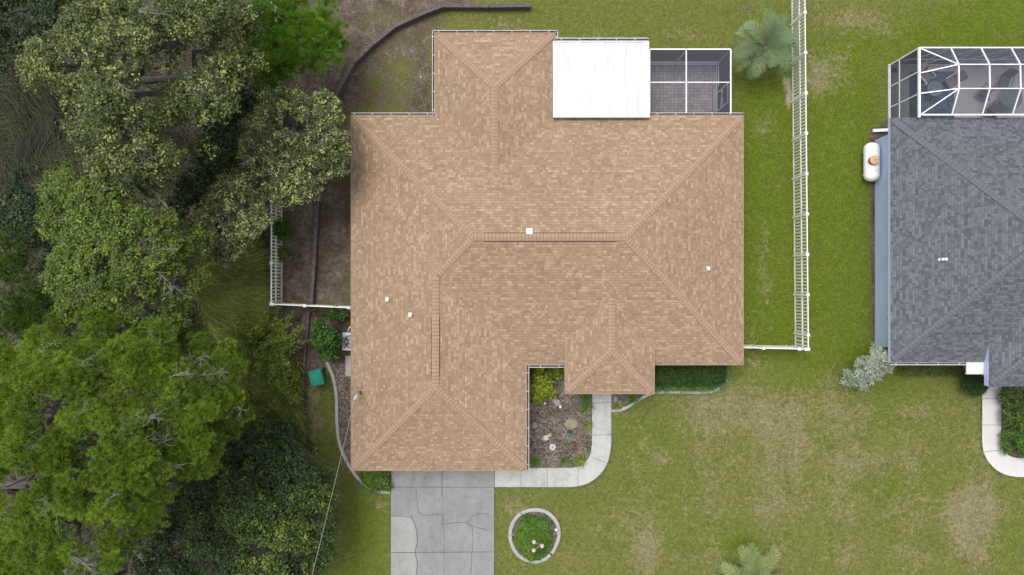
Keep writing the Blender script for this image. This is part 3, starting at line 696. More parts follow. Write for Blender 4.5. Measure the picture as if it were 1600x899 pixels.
caps(pr, e_(pa, ps), top, hp, CM, CE); caps(pr, e_(pb, ps), top, hp, CM, CE); caps(pr, top, rg_, pt, CM, CE)
po = pr.build('porch_roof', house)
for x in (pa + .5, pb - .5): pc = MB(); pc.box((x - .13, ps + .45, 0.045), (x + .13, ps + .71, EP - .25), M['stucco']); pc.build('porch_column', house)
wl = MB(); ov = 0.55
def walls(mb, poly, z1, mat, z0=0.0):
    for i in range(len(poly)):
        p, q = poly[i], poly[(i + 1) % len(poly)]; mb.face([(*p, z0), (*q, z0), (*q, z1), (*p, z1)], mat)
walls(wl, [(Lx + ov, Gs + ov), (Gx - ov, Gs + ov), (Gx - ov, Sy + ov), (Rx - ov, Sy + ov), (Rx - ov, Ny - ov), (xb - ov, Ny - ov), (xb - ov, NN - ov), (xa + ov, NN - ov), (xa + ov, Ny - ov), (Lx + ov, Ny - ov)], EV - .2, M['stucco'])
wl.build('wall', house)
gd = MB(); gd.box((-6.5, Gs + ov - .04, 0.055), (-1.4, Gs + ov - .005, 2.2), M['white'])
for k in range(4): gd.box((-6.45, Gs + ov - .06, 0.1 + k * .53), (-1.45, Gs + ov - .04, 0.57 + k * .53), M['white'])
gd.build('garage_door', house)
# gutters
def gutter(a, b, side, parent, z=EV, w_=0.125, step=0.95, mat=None, start=0.3):
    a, b = Vector((*a, 0)), Vector((*b, 0)); u = (b - a).normalized(); s_ = Vector((side[0], side[1], 0)); mat = mat or M['gutter']; mb = MB()
    L = (b - a).length; o = s_ * 0.03
    def bx(o0, o1, z0, z1, m_): mb.beam(a + o + s_ * (o0 + o1) / 2 + Vector((0, 0, (z0 + z1) / 2)), b + o + s_ * (o0 + o1) / 2 + Vector((0, 0, (z0 + z1) / 2)), (o1 - o0), z1 - z0, m_)
    bx(0, w_, z - .14, z - .128, mat); bx(w_ - .022, w_, z - .128, z + .0, mat); bx(0.0, .008, z - .128, z - .01, mat); bx(.012, w_ - .028, z - .118, z - .085, M['debris'])
    t = start
    while t < L:
        c = a + u * t + o + Vector((0, 0, z - .008)); mb.beam(c + s_ * .005, c + s_ * (w_ - .01), .03, .014, M['gutter']); t += step
    mb.build('gutter', parent)
gutter((Lx, Ny), (xa, Ny), (0, 1), house, start=.15); gutter((xa, Ny), (xa, NN + .12), (-1, 0), house); gutter((xa - .12, NN), (xb + .14, NN), (0, 1), house)
gutter((xb, NN + .12), (xb, 12.65), (1, 0), house); gutter((Gx, Gs), (Gx, Sy), (1, 0), house); gutter((Gx + .15, Sy), (pa, Sy), (0, -1), house, start=.6); gutter((xb + 4.9, Ny), (Rx, Ny), (0, 1), house, start=.4)
# drain pipe and kick slab by the north wing
dp = MB(); q = P(677, 160, .5); dp.tube([(xa - .09, 11.6, 2.45), (xa + .3, 11.7, 2.1), (xa + .45, 11.7, .3), (xa - .05, 11.7, .12)], .045, M['white'], 8); dp.build('downspout', house)
# flat patio roof
zt = 2.78; wr = MB(); a, b = P(865, 183.5, zt + .1), P(1013, 66, zt - .05)
def wz(y): t = (y - a.y) / (b.y - a.y); return (zt + .16) * (1 - t) + (zt - .02) * t
n_ = 6; xs_ = np.linspace(a.x, b.x, 25)
for i in range(24):
    x0, x1 = xs_[i], xs_[i + 1]; dz0 = .018 if i % 6 == 0 else 0; dz1 = .018 if (i + 1) % 6 == 0 else 0
    for j in range(6):
        y0, y1 = a.y + (b.y - a.y) * j / 6, a.y + (b.y - a.y) * (j + 1) / 6
        wr.face([(x0, y0, wz(y0) + dz0), (x1, y0, wz(y0) + dz1), (x1, y1, wz(y1) + dz1), (x0, y1, wz(y1) + dz0)], M['roofwhite'])
for x in (a.x - .004, b.x + .004): wr.beam((x, a.y, wz(a.y) - .05), (x, b.y, wz(b.y) - .05), .06, .16, M['roofwhite'])
for y in (a.y, b.y): wr.beam((a.x - .035, y, wz(y) - .05), (b.x + .035, y, wz(y) - .05), .06, .162, M['roofwhite'])
pw = wr.build('patio_roof', house, bevel=.01); pw['label'] = 'flat white coated patio roof panel'
gutter((a.x + .1, b.y + .03), (b.x, b.y + .03), (0, 1), house, z=zt, mat=M['white'], w_=.14)
pf = MB(); walls(pf, [(a.x + .3, Ny - .5), (b.x - .15, Ny - .5), (b.x - .15, b.y - .15), (a.x + .3, b.y - .15)], zt - .2, M['stucco']); pf.build('sunroom_wall', house)
# roof vents
def roof_vent(x, y, kind):
    p = onroof(x, y); mb = MB()
    if kind == 'box':
        mb.box((p.x - .15, p.y - .14, p.z - .12), (p.x + .15, p.y + .14, p.z + .16), M['white']); mb.box((p.x - .22, p.y - .21, p.z - .06), (p.x + .22, p.y + .2, p.z - .02), M['cap'])
    elif kind == 'pipe':
        mb.lathe([(.16, -.1), (.13, -.02), (.065, .02), (.065, .22), (.085, .225), (.085, .26), (.06, .27)], p, M['white'], 14); mb.box((p.x - .13, p.y - .13, p.z - .05), (p.x + .13, p.y + .13, p.z + .012), M['steel'])
    else: mb.lathe([(.12, -.06), (.1, .015), (.04, .03), (.035, .1)], p, M['acgrey_dark'], 10)
    mb.build('roof_vent', roof)
roof_vent(827, 362, 'box')
for q in ((606, 468), (642, 492), (1105, 420)): roof_vent(*q, 'pipe')
for q in ((567, 386), (565, 420), (641, 461)): roof_vent(*q, 'small')
# service mast
m0 = onroof(563, 614); mb = MB(); mb.tube([m0 - Vector((0, 0, .4)), m0 + Vector((0, 0, .75))], .035, M['steel'], 8); mb.lathe([(.11, -.05), (.1, .02), (.06, .06), (.05, .08)], m0, M['black'], 12)
mb.tube([m0 + Vector((0, 0, .72)), m0 + Vector((-.03, -.06, .8)), m0 + Vector((-.12, -.2, .78)), m0 + Vector((-.16, -.28, .66))], [.06, .075, .07, .05], M['steel'], 8)
mb.build('service_mast', house)

cb = MB(); s0 = m0 + Vector((-.16, -.28, .66)); s1 = P(485, 899, 5.6); s2 = s0 + (s1 - s0) * 1.9; pts = []
for i in range(25):
    t = i / 24; q = s0.lerp(s2, t); q.z -= 1.6 * t * (1 - t); pts.append(q)
cb.tube(pts, .012, M['cable'], 6)
pts2 = [p_ + Vector((.02 * math.sin(i * 2.1), .02, -.03)) for i, p_ in enumerate(pts)]; cb.tube(pts2, .009, M['bronze'], 5)
co = cb.build('power_cable'); tag(co, 'thin power cable running from the tan roof across the lawn', 'cable')

# ------------------------------------------------------------------ small screen enclosure behind the tan house
sc = thing('screen_enclosure', P(1068, 140, 0.08), 'white framed screen enclosure over pavers behind the tan house', 'enclosure')
zt2 = 2.45; X0, X1 = P(1015, 0, zt2).x, P(1141.5, 0, zt2).x; Y1 = P(0, 77.5, zt2).y; Y0 = Ny - .02; Xm, Ym = P(1072, 0, zt2).x, P(0, 129, zt2).y; W_ = M['white']
def member(parent, a, b, w_=.06, h=.08, name='frame_member', mat=None): mb = MB(); mb.beam(a, b, w_, h, mat or W_); return mb.build(name, parent)
zf = .08
for (a, b) in (((X0, Y1, zt2), (X1, Y1, zt2)), ((X1, Y0, zt2), (X1, Y1, zt2)), ((X0, Y0, zt2), (X0, Y1, zt2)), ((X0, Y0 + .07, zt2), (X1, Y0 + .07, zt2))): member(sc, a, b, .06, .1)
member(sc, (Xm, Y0, zt2), (Xm, Y1, zt2), .055, .1, 'roof_beam'); member(sc, (X0, Ym, zt2 + .002), (X1, Ym, zt2 + .002), .042, .06, 'roof_beam')
for x, y in ((X1, Y1), (Xm, Y1), (X0, Y1), (X1, Y0 + .1)): member(sc, (x, y, zf), (x, y, zt2 - .05), .06, .06, 'post')
member(sc, (X0, Y1, .42), (X1, Y1, .42), .05, .05, 'rail'); member(sc, (X0, Y1, zf + .03), (X1, Y1, zf + .03), .06, .05, 'rail')
member(sc, (X1, Y0 + .1, zf + .03), (X1, Y1, zf + .03), .06, .05, 'rail'); member(sc, (X1, P(0, 138, 0).y, .42), (X1, Y1, .42), .05, .05, 'rail')
def screen(parent, pts): mb = MB(); mb.face(pts, M['screen']); return mb.build('screen_panel', parent)
screen(sc, [(X0, Y0, zt2 + .01), (X1, Y0, zt2 + .01), (X1, Y1, zt2 + .01), (X0, Y1, zt2 + .01)])
screen(sc, [(X0, Y1, zf), (X1, Y1, zf), (X1, Y1, zt2), (X0, Y1, zt2)]); screen(sc, [(X1, Y0, zf), (X1, Y1, zf), (X1, Y1, zt2), (X1, Y0, zt2)])
dr = MB(); dy0, dy1 = P(0, 168, 1).y, P(0, 139, 1).y
for a, b in (((X1 + .02, dy0, .12), (X1 + .02, dy1, .12)), ((X1 + .02, dy0, 2.0), (X1 + .02, dy1, 2.0)), ((X1 + .02, dy0, .12), (X1 + .02, dy0, 2.0)), ((X1 + .02, dy1, .12), (X1 + .02, dy1, 2.0)), ((X1 + .02, dy0, .75), (X1 + .02, dy1, 1.1)), ((X1 + .02, dy0, 1.1), (X1 + .02, dy1, .9))): dr.beam(a, b, .06, .06, W_)
do = dr.build('screen_door', sc); hb = MB(); hb.lathe([(.03, 0), (.06, .03), (.03, .07)], (X1 + .1, dy0 + .3, 1.0), M['steel'], 10); hb.build('handle', do)
st = MB(); st.box((P(1113, 0).x, P(0, 176).y, .082), (P(1120, 0).x, P(0, 141).y, .2), M['curb']); tag(st.build('door_step', None, bevel=.01), 'grey concrete step inside the screen door of the paver patio', 'step')

# ------------------------------------------------------------------ fences
def fence(name, label, a, b, posts, h=1.78, group='white vinyl picket fences'):
    """a->b ground line; posts: distances from a"""
    a, b = Vector((*a, 0)), Vector((*b, 0)); u = (b - a).normalized(); n_ = Vector((-u.y, u.x, 0)); f = thing(name, a, label, 'fence', group)
    for t in posts:
        c = a + u * t; mb = MB(); mb.box((c.x - .058, c.y - .058, 0), (c.x + .058, c.y + .058, h + .03), M['vinyl']); p_ = mb.build('post', f)
        mc = MB(); mc.face([(c.x - .08, c.y - .08, h + .03), (c.x - .08, c.y + .08, h + .03), (c.x + .08, c.y + .08, h + .03), (c.x + .08, c.y - .08, h + .03)], M['white'])
        tp = Vector((c.x, c.y, h + .1)); q = [Vector((c.x + sx * .08, c.y + sy * .08, h + .045)) for sx, sy in ((-1, -1), (1, -1), (1, 1), (-1, 1))]
        for i in range(4): mc.face([q[i], q[(i + 1) % 4], tp], M['white']); mc.face([q[i] - Vector((0, 0, .03)), q[(i + 1) % 4] - Vector((0, 0, .03)), q[(i + 1) % 4], q[i]], M['white'])
        mc.build('post_cap', p_)
    for t0, t1 in zip(posts[:-1], posts[1:]):
        p, q = a + u * (t0 + .06), a + u * (t1 - .06)
        for z, hh, nm in ((h - .03, .09, 'rail'), (h - .72, .09, 'rail'), (.12, .12, 'rail')):
            mb = MB(); mb.beam(p + Vector((0, 0, z)), q + Vector((0, 0, z)), .05, hh, M['vinyl'] if z > 1 else M['picket']); mb.build(nm, f)
        mb = MB(); L = (q - p).length; k = max(1, int(round(L / .19))); 
        for i in range(k):
            c = p + u * (L * (i + .5) / k)
            mb.beam(c + Vector((0, 0, .18)), c + Vector((0, 0, h - .765)), .022, .105, M['picket'], up=u); mb.beam(c + Vector((0, 0, h - .675)), c + Vector((0, 0, h - .075)), .022, .075, M['vinyl'], up=u)
        mb.build('picket_panel', f)
    return f
def posts_from(a, b, first, step):
    L = (Vector(b) - Vector(a)).length; o = [0]; t = first
    while t < L: o.append(t); t += step
    return o
fa, fb = (15.72, -3.27), (15.50, 18.6)
fence('picket_fence', 'long white picket fence between the tan house lawn and the grey house lawn', fa, fb, posts_from(fa, fb, .74, 2.14))
fence('picket_fence', 'short white picket fence joining the tan house to the long lawn fence', (12.0 - .5, -3.17), (15.66, -3.27), [0, 1.85, 3.75, 4.1])
fc, fd = (-12.77, -.87), (-12.77, 17.0)
fence('picket_fence', 'white picket fence under the oaks at the edge of the woods', fc, fd, posts_from(fc, fd, 2.18, 2.14))
fence('picket_fence', 'short white picket fence between the woods and the air conditioner side', (-12.7, -.89), (-8.0, -1.1), [0.0, 1.7, 4.05, 4.7])

# ------------------------------------------------------------------ timber retaining walls
def timber_wall(label, pts_px, w_, h, z=0.0, seg=None, gap=.02):
    pts = [Vector(gp(*q)) for q in pts_px]; root = thing('retaining_wall', (*pts[0], 0), label, 'retaining wall'); rr = random.Random(len(pts))
    for i in range(len(pts) - 1):
        a, b = pts[i], pts[i + 1]; u = (b - a).normalized(); mb = MB(); n2 = max(1, int((b - a).length / 2.2))
        for j in range(n2):
            p, q = a.lerp(b, j / n2) + u * gap, a.lerp(b, (j + 1) / n2) - u * gap * .2; o = rr.uniform(-.015, .015)
            s_ = Vector((-u.y, u.x)) * (w_ * .22); hh = h + rr.uniform(-.02, .02)
            for sg in (-1, 1):
                P0, Q0 = Vector((p.x + s_.x * sg + o, p.y + s_.y * sg, hh / 2 - .02)), Vector((q.x + s_.x * sg, q.y + s_.y * sg + o, hh / 2 - .02 + rr.uniform(-.01, .01)))
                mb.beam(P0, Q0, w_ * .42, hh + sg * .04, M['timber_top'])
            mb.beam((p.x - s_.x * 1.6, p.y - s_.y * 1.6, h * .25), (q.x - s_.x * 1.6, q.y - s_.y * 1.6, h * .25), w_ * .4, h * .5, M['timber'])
        mb.build('timber', root, bevel=.012)
    return root
timber_wall('curved old timber retaining wall around the back yard', [(829, 13), (765, 14), (694, 13), (655, 28), (617, 46), (585, 72), (555, 101), (528, 150), (506, 215)], .25, .45)
timber_wall('straight old timber retaining wall between picket fence and house', [(499, 318), (494, 400), (489, 474)], .24, .42)
timber_wall('low broken timber edging running past the green bin', [(484, 486), (480, 530), (476, 580), (471, 640)], .15, .22)

# ------------------------------------------------------------------ curbs
def curb(label, pts_px, w_=.16, h=.1, closed=False, n=5, seglen=1.3):
    q = smooth_line([gp(*a) for a in pts_px], n); mb = MB(); L_, R_ = sweep(q, w_); acc = 0; rr = random.Random(3)
    cut = True
    for i in range(len(q) - 1):
        a, b, c, d_ = R_[i], R_[i + 1], L_[i + 1], L_[i]; acc += (q[i + 1] - q[i]).length
        m_ = M['curb']
        mb.face([(a.x, a.y, h * .8), (b.x, b.y, h * .8), ((b.x * .75 + c.x * .25), (b.y * .75 + c.y * .25), h), ((a.x * .75 + d_.x * .25), (a.y * .75 + d_.y * .25), h)], m_)
        mb.face([((a.x * .75 + d_.x * .25), (a.y * .75 + d_.y * .25), h), ((b.x * .75 + c.x * .25), (b.y * .75 + c.y * .25), h), (c.x, c.y, h * .9), (d_.x, d_.y, h * .9)], m_)
        mb.face([(a.x, a.y, -.05), (b.x, b.y, -.05), (b.x, b.y, h * .8), (a.x, a.y, h * .8)], m_); mb.face([(c.x, c.y, -.05), (d_.x, d_.y, -.05), (d_.x, d_.y, h * .9), (c.x, c.y, h * .9)], m_)
        if acc > seglen:
            acc = 0; s_ = (c - b).normalized() * .005; mb.beam((b.x, b.y, h * .88 + .006), (c.x, c.y, h * .9 + .012), .022, .012, M['crack'])
    for i in (0, -1): mb.face([(R_[i].x, R_[i].y, -.05), (R_[i].x, R_[i].y, h * .8), (L_[i].x, L_[i].y, h * .9), (L_[i].x, L_[i].y, -.05)], M['curb'])
    return tag(mb.build('garden_curb'), label, 'curb')
curb('long curving concrete curb beside the garage wing of the tan house', [(511, 566), (521, 590), (526, 620), (527, 660), (531, 693), (542, 720), (556, 742), (575, 760), (592, 767), (610, 769)], .17, .12)
curb('wavy concrete curb around the hedge bed by the porch', [(955, 642), (972, 640), (990, 630), (1010, 618), (1030, 613), (1070, 613), (1105, 613), (1124, 606), (1134, 594), (1136, 580), (1134, 568)], .15, .1)
curb('round concrete curb ring around the small front lawn flower bed', [(862, 864), (868, 853), (873, 838), (872, 822), (865, 809), (852, 799), (836, 796), (820, 799), (807, 808), (799, 822), (797, 838), (801, 853), (809, 866), (822, 874), (837, 877), (851, 873), (860, 866)], .19, .12)

# ------------------------------------------------------------------ green bin, air conditioner
c = P(497, 589, .6); bn = thing('wheelie_bin', (c.x, c.y, 0), 'green plastic wheelie bin beside the low timber edging', 'bin')
def tap(mb, c, w0, d0, w1, d1, z0, z1, mat, rot, open_top=False):
    cs, sn = math.cos(rot), math.sin(rot); f = lambda x, y, z: (c.x + x * cs - y * sn, c.y + x * sn + y * cs, z)
    lo = [f(sx * w0 / 2, sy * d0 / 2, z0) for sx, sy in ((-1, -1), (1, -1), (1, 1), (-1, 1))]; hi = [f(sx * w1 / 2, sy * d1 / 2, z1) for sx, sy in ((-1, -1), (1, -1), (1, 1), (-1, 1))]
    for i in range(4): mb.face([lo[i], lo[(i + 1) % 4], hi[(i + 1) % 4], hi[i]], mat)
    if not open_top: mb.face(hi, mat)
    mb.face(lo[::-1], mat)
rt = R(14); mb = MB(); tap(mb, c, .48, .55, .62, .74, .05, .95, M['bin'], rt); mb.build('body', bn)
mb = MB(); tap(mb, c, .72, .86, .70, .84, .96, 1.0, M['bin'], rt); tap(mb, c, .66, .8, .6, .72, 1.0, 1.035, M['bin'], rt); tap(mb, c, .46, .56, .4, .5, 1.036, 1.06, M['bin'], rt); mb.build('lid', bn, bevel=.015)
cs, sn = math.cos(rt), math.sin(rt)
for sx in (-1, 1):
    q = Vector((c.x + sx * .27 * cs - .3 * sn, c.y + sx * .27 * sn + .3 * cs, .12)); mb = MB(); dv = Vector((cs, sn, 0)) * .04; mb.tube([q - dv, q + dv], .12, M['black'], 14); mb.build('wheel', bn)
mb = MB(); e = [Vector((c.x + x * cs - .46 * sn, c.y + x * sn + .46 * cs, .98)) for x in (-.25, .25)]; mb.tube(e, .018, M['bin_dark'], 8); mb.build('handle', bn)

c = P(547, 534, .8); ac = thing('air_conditioner', (c.x, c.y, 0), 'grey air conditioner unit half under the tan house eave', 'air conditioner'); hs_ = .43
mb = MB(); mb.box((c.x - hs_, c.y - hs_ - .05, .08), (c.x + hs_, c.y + hs_ + .05, .8), M['acgrey'])
for k in range(7): mb.box((c.x - hs_ - .006, c.y - hs_ + .03, .16 + k * .085), (c.x - hs_ + .002, c.y + hs_ - .03, .19 + k * .085), M['dark_metal'])
mb.build('body', ac, bevel=.02)
mb = MB(); mb.lathe([(.40, .0), (.40, .02), (.36, .035)], (c.x + .03, c.y, .8), M['steel'], 28); mb.lathe([(.34, .037), (.34, .04)], (c.x + .03, c.y, .8), M['dark_metal'], 28); g_ = mb.build('fan_ring', ac)
mb = MB()
for k in range(5):
    t = k * 2 * math.pi / 5 + .3; o = Vector((c.x + .03, c.y, .848)); d1 = Vector((math.cos(t), math.sin(t), 0)); d2 = Vector((math.cos(t + .7), math.sin(t + .7), 0)); mb.face([o + d1 * .05, o + d1 * .3, o + d2 * .3 + Vector((0, 0, .02)), o + d2 * .08], M['acgrey'])
mb.lathe([(.08, 0), (.08, .03), (.05, .04)], (c.x + .03, c.y, .845), M['steel'], 14); mb.build('fan', ac)
mb = MB()
for k in range(14):
    t = k * math.pi / 7; mb.tube([(c.x + .03 + .07 * math.cos(t), c.y + .07 * math.sin(t), .89), (c.x + .03 + .4 * math.cos(t), c.y + .4 * math.sin(t), .83)], .005, M['dark_metal'], 4)
for r_ in (.15, .24, .33): mb.tube([(c.x + .03 + r_ * math.cos(t * .314), c.y + r_ * math.sin(t * .314), .89 - r_ * .12) for t in range(21)], .005, M['dark_metal'], 4)
mb.build('grille', ac)
mb = MB(); q = P(540, 517, .5); mb.tube([(c.x - .2, c.y + .5, .5), (c.x - .1, c.y + .75, .55), (c.x + .5, c.y + 1.1, .7), (c.x + .8, c.y + 1.1, .7)], .022, M['vinyl'], 8); mb.build('pipe', ac)

# ------------------------------------------------------------------ the grey house
EG = 2.6; gl, gn, gs_ = 591 * K, 265.5 * K, -116.5 * K; gr_ = gl + 19.0; pg = 0.38; gh = (gn - gs_) / 2; gy = (gn + gs_) / 2
gx2, ge = 745 * K, gl + 11.6; gw_s = -154.5 * K
nh = thing('house', (26, 2, 0), 'neighbouring house with blue-grey shingle roof and pale blue wall', 'house')
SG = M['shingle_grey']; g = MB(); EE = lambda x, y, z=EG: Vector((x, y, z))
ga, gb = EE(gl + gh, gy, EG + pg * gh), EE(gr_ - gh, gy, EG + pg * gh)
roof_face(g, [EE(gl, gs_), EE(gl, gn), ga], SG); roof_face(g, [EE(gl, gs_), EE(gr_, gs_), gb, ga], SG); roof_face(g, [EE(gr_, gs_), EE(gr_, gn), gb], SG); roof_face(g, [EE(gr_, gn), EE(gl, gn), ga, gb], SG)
for p, q in (((gl, gs_), (gr_, gs_)), ((gr_, gs_), (gr_, gn)), ((gr_, gn), (gl, gn)), ((gl, gn), (gl, gs_))): g.face([(*p, EG - .2), (*q, EG - .2), (*q, EG), (*p, EG)], M['bluewall'])
g.face([(gl, gs_, EG - .2), (gl, gn, EG - .2), (gr_, gn, EG - .2), (gr_, gs_, EG - .2)], M['white'])
groof = g.build('roof', nh)
gc = MB(); 
for a, b in ((EE(gl, gs_), ga), (EE(gl, gn), ga)): caps(gc, a, b, pg * .707, M['gcap'], M['gcap_edge'], .17, .2)
caps(gc, ga, gb, pg, M['gcap'], M['gcap_edge'], .17, .2)
gc.build('ridge_cap', groof)
# front wing, eave a little higher
E2 = 2.95; k2 = (H - E2) / F; wx, wsy = 745 * k2, -154.5 * k2; we = wx + 9.0; wh = 4.5
def gz(x, y): return EG + pg * min(x - gl, gn - y, y - gs_)
wp = MB(); ap = EE(wx + wh, wsy + wh, E2 + pg * wh); yj = gs_ + (E2 - EG) / pg; yt = gs_ + (E2 + pg * wh - EG) / pg
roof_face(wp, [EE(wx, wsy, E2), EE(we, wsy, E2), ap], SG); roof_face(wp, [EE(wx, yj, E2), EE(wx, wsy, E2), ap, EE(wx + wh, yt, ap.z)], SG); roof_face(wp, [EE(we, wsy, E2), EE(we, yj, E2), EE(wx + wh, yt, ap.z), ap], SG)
for p, q in (((wx, wsy), (we, wsy)), ((we, wsy), (we, yj)), ((wx, yj), (wx, wsy))): wp.face([(*p, E2 - .35), (*q, E2 - .35), (*q, E2), (*p, E2)], M['bluewall'])
wp.face([(wx, wsy, E2 - .35), (wx, yj, E2 - .35), (we, yj, E2 - .35), (we, wsy, E2 - .35)], M['white'])
caps(wp, EE(wx, wsy, E2), ap, pg * .707, M['gcap'], M['gcap_edge'], .17, .2)
wp.build('front_wing_roof', nh)
mb = MB(); walls(mb, [(20.2, -3.22), (gr_ - .6, -3.22), (gr_ - .6, gn - .6), (20.2, gn - .6)], EG - .2, M['bluewall']); walls(mb, [(wx + .6, wsy + .6), (we - .6, wsy + .6), (we - .6, -3.3), (wx + .6, -3.3)], E2 - .35, M['bluewall']); mb.build('wall', nh)
gutter((gl, gs_), (wx - .02, gs_), (0, -1), nh, z=EG, mat=M['white'], step=1.1)
mb = MB(); q = P(0, 0, 2.9)
a, b = P(1510, 585, 2.55), P(1546, 567, 2.55); mb.box((a.x, a.y, 2.5), (b.x, b.y + .1, 2.56), M['gutter']); mb.box((a.x, a.y, 2.44), (b.x, a.y + .05, 2.5), M['white']); e_c = mb.build('entry_canopy', nh); e_c['label'] = 'small flat white canopy over the entry'
def gonroof(x, y):
    z = EG + 1
    for _ in range(12): p = P(x, y, z); z = gz(p.x, p.y)
    return P(x, y, z)
for q, s_ in (((1469, 406), .055), ((1474, 405.5), .075)):
    p = gonroof(*q); mb = MB(); mb.lathe([(.12, -.08), (s_, .02), (s_, .25), (s_ * .8, .26)], p, M['white'], 12); mb.build('roof_vent', groof)
# little vent on the wall
mb = MB(); p = (20.19, -2.0, 0); mb.box((20.16, -1.75, 1.2), (20.2, -1.6, 1.35), M['steel']); mb.build('wall_vent', nh)
mb = MB(); a = P(1364, 204.5, .12); b = P(1394, 203, .12); mb.beam(a, b, .16, .12, M['white']); tag(mb.build('drain_pipe', None, bevel=.04), 'white drain pipe lying on soil beside the pool cage corner', 'pipe')

# pool cage
pcg = thing('pool_cage', P(1500, 140, 0), 'large white framed screen cage over the grey house patio', 'enclosure')
cx0, cy1 = 21.0, 12.36; ze, zi = 2.77, 3.40; pitch = 1.557; bx0 = 22.62; yi1, yi2 = 11.3, 10.07; yh, zh = gn + .06, 2.85; nb = 7; xe = bx0 + pitch * (nb - 1)
mem = lambda a, b, w_=.07, h=.09, nm='frame_member': member(pcg, a, b, w_ * .8, h, nm)
mem((cx0, cy1, ze), (xe, cy1, ze), .08, .12, 'eave_beam'); mem((cx0, yh - .1, ze), (cx0, cy1, ze), .12, .12, 'eave_beam'); mem((cx0, yh + .02, zh), (xe, yh + .02, zh), .09, .1, 'eave_beam')
mem((cx0, cy1, .09), (xe, cy1, .09), .06, .05, 'rail'); mem((cx0, yh, .09), (cx0, cy1, .09), .06, .05, 'rail'); mem((cx0, cy1, 1.0), (xe, cy1, 1.0), .055, .055, 'rail'); mem((cx0, yh, 1.0), (cx0, cy1, 1.0), .055, .055, 'rail')
mem((cx0, cy1, .06), (cx0, cy1, ze), .07, .07, 'post')
for y in (11.15, 10.0): mem((cx0, y, .06), (cx0, y, ze), .055, .055, 'post')
for i in range(nb):
    x = bx0 + pitch * i
    mem((x, cy1, .06), (x, cy1, ze), .055, .055, 'post'); mem((x, cy1, ze), (x, yi1, zi), .07, .09, 'rafter'); mem((x, yi1, zi), (x, yi2, zi + .03), .07, .09, 'rafter'); mem((x, yi2, zi + .03), (x, yh, zh), .07, .09, 'rafter')
    if i < nb - 1: mem((x, cy1 - .01, .1), (x + pitch, cy1 - .01, ze - .05), .045, .03, 'brace')
mem((cx0 + .1, cy1 - .01, .1), (bx0, cy1 - .01, ze - .05), .045, .03, 'brace')
mem((bx0, yi1, zi + .004), (xe, yi1, zi + .004), .06, .06, 'roof_beam'); mem((bx0, yi2, zi + .034), (xe, yi2, zi + .034), .06, .06, 'roof_beam')
mem((cx0, cy1, ze), (bx0, yi1, zi), .06, .07, 'hip_rafter'); mem((cx0, yh, ze), (bx0, yi2, zi + .03), .06, .07, 'hip_rafter'); mem((cx0, 11.05, ze), (bx0, yi1, zi), .065, .08, 'rafter'); mem((cx0, 10.0, ze), (bx0, yi2, zi + .03), .065, .08, 'rafter')
scr = lambda p: screen(pcg, p)
scr([(cx0, cy1, ze), (xe, cy1, ze), (xe, yi1, zi), (bx0, yi1, zi)]); scr([(bx0, yi1, zi), (xe, yi1, zi), (xe, yi2, zi + .03), (bx0, yi2, zi + .03)]); scr([(bx0, yi2, zi + .03), (xe, yi2, zi + .03), (xe, yh, zh), (bx0, yh, zh)])
scr([(cx0, cy1, ze), (bx0, yi1, zi), (bx0, yi2, zi + .03), (cx0, yh, ze)]); scr([(cx0, cy1, .06), (xe, cy1, .06), (xe, cy1, ze), (cx0, cy1, ze)]); scr([(cx0, cy1, .06), (cx0, yh, .06), (cx0, yh, ze), (cx0, cy1, ze)]); scr([(cx0, yh, ze), (bx0, yh, zh), (bx0, yi2, zi + .03)])
# patio things
mb = MB(); a, b = P(1421, 190, .07), P(1491, 112, .07); mb.box((a.x, a.y - .4, .062), (b.x, b.y, .078), M['rug']); tag(mb.build('outdoor_rug'), 'dark blue patterned outdoor rug under the screen cage', 'rug')
mb = MB(); p = P(1397, 110, .07); mb.box((p.x - .15, p.y - .13, .062), (p.x + .15, p.y + .13, .075), M['black']); tag(mb.build('deck_drain'), 'small black square drain cover in the deck corner', 'drain')
def chair(x, y, rot, label, frame, seatm, lounge=False):
    c = P(x, y, .5); c.z = .08; t = thing('patio_chair', c, label, 'chair', 'patio chairs under the screen cage'); t.rotation_euler.z = rot
    def at(mb, nm):  # local build
        o = mb.build(nm); o.parent = t; return o
    mb = MB(); mb.box((-.27, -.27, .38), (.27, .27, .42), seatm); at(mb, 'seat')
    mb = MB(); mb.beam((0, .27, .42), (0, .50, .98), .54, .03, seatm, up=(0, -1, .4)); at(mb, 'backrest')
    for sx in (-1, 1):
        for sy in (-1, 1):
            mb = MB(); mb.tube([(sx * .28, sy * .26, 0), (sx * .29, sy * .24, .42)], .018, frame, 6); at(mb, 'leg')
        mb = MB(); mb.tube([(sx * .30, -.28, .4), (sx * .32, -.3, .6), (sx * .32, -.1, .64), (sx * .31, .2, .62), (sx * .29, .36, .6)], .024, frame, 6); at(mb, 'armrest')
    return t
chair(1447, 121, R(42), 'brown chair with pale arms on the rug near the cage corner', M['white'], M['sling'])
chair(1487, 128, R(-58), 'brown chair with pale arms at the inner end of the rug', M['white'], M['sling'])
chair(1570, 127, R(-20), 'dark sling chair behind the round table by the cage wall', M['bronze'], M['sling_dark'])
chair(1540, 145, R(60), 'dark sling chair turned sideways beside the round table', M['bronze'], M['sling_dark'])
chair(1552, 172, R(130), 'dark sling chair between the round table and the grey roof', M['bronze'], M['sling_dark'])
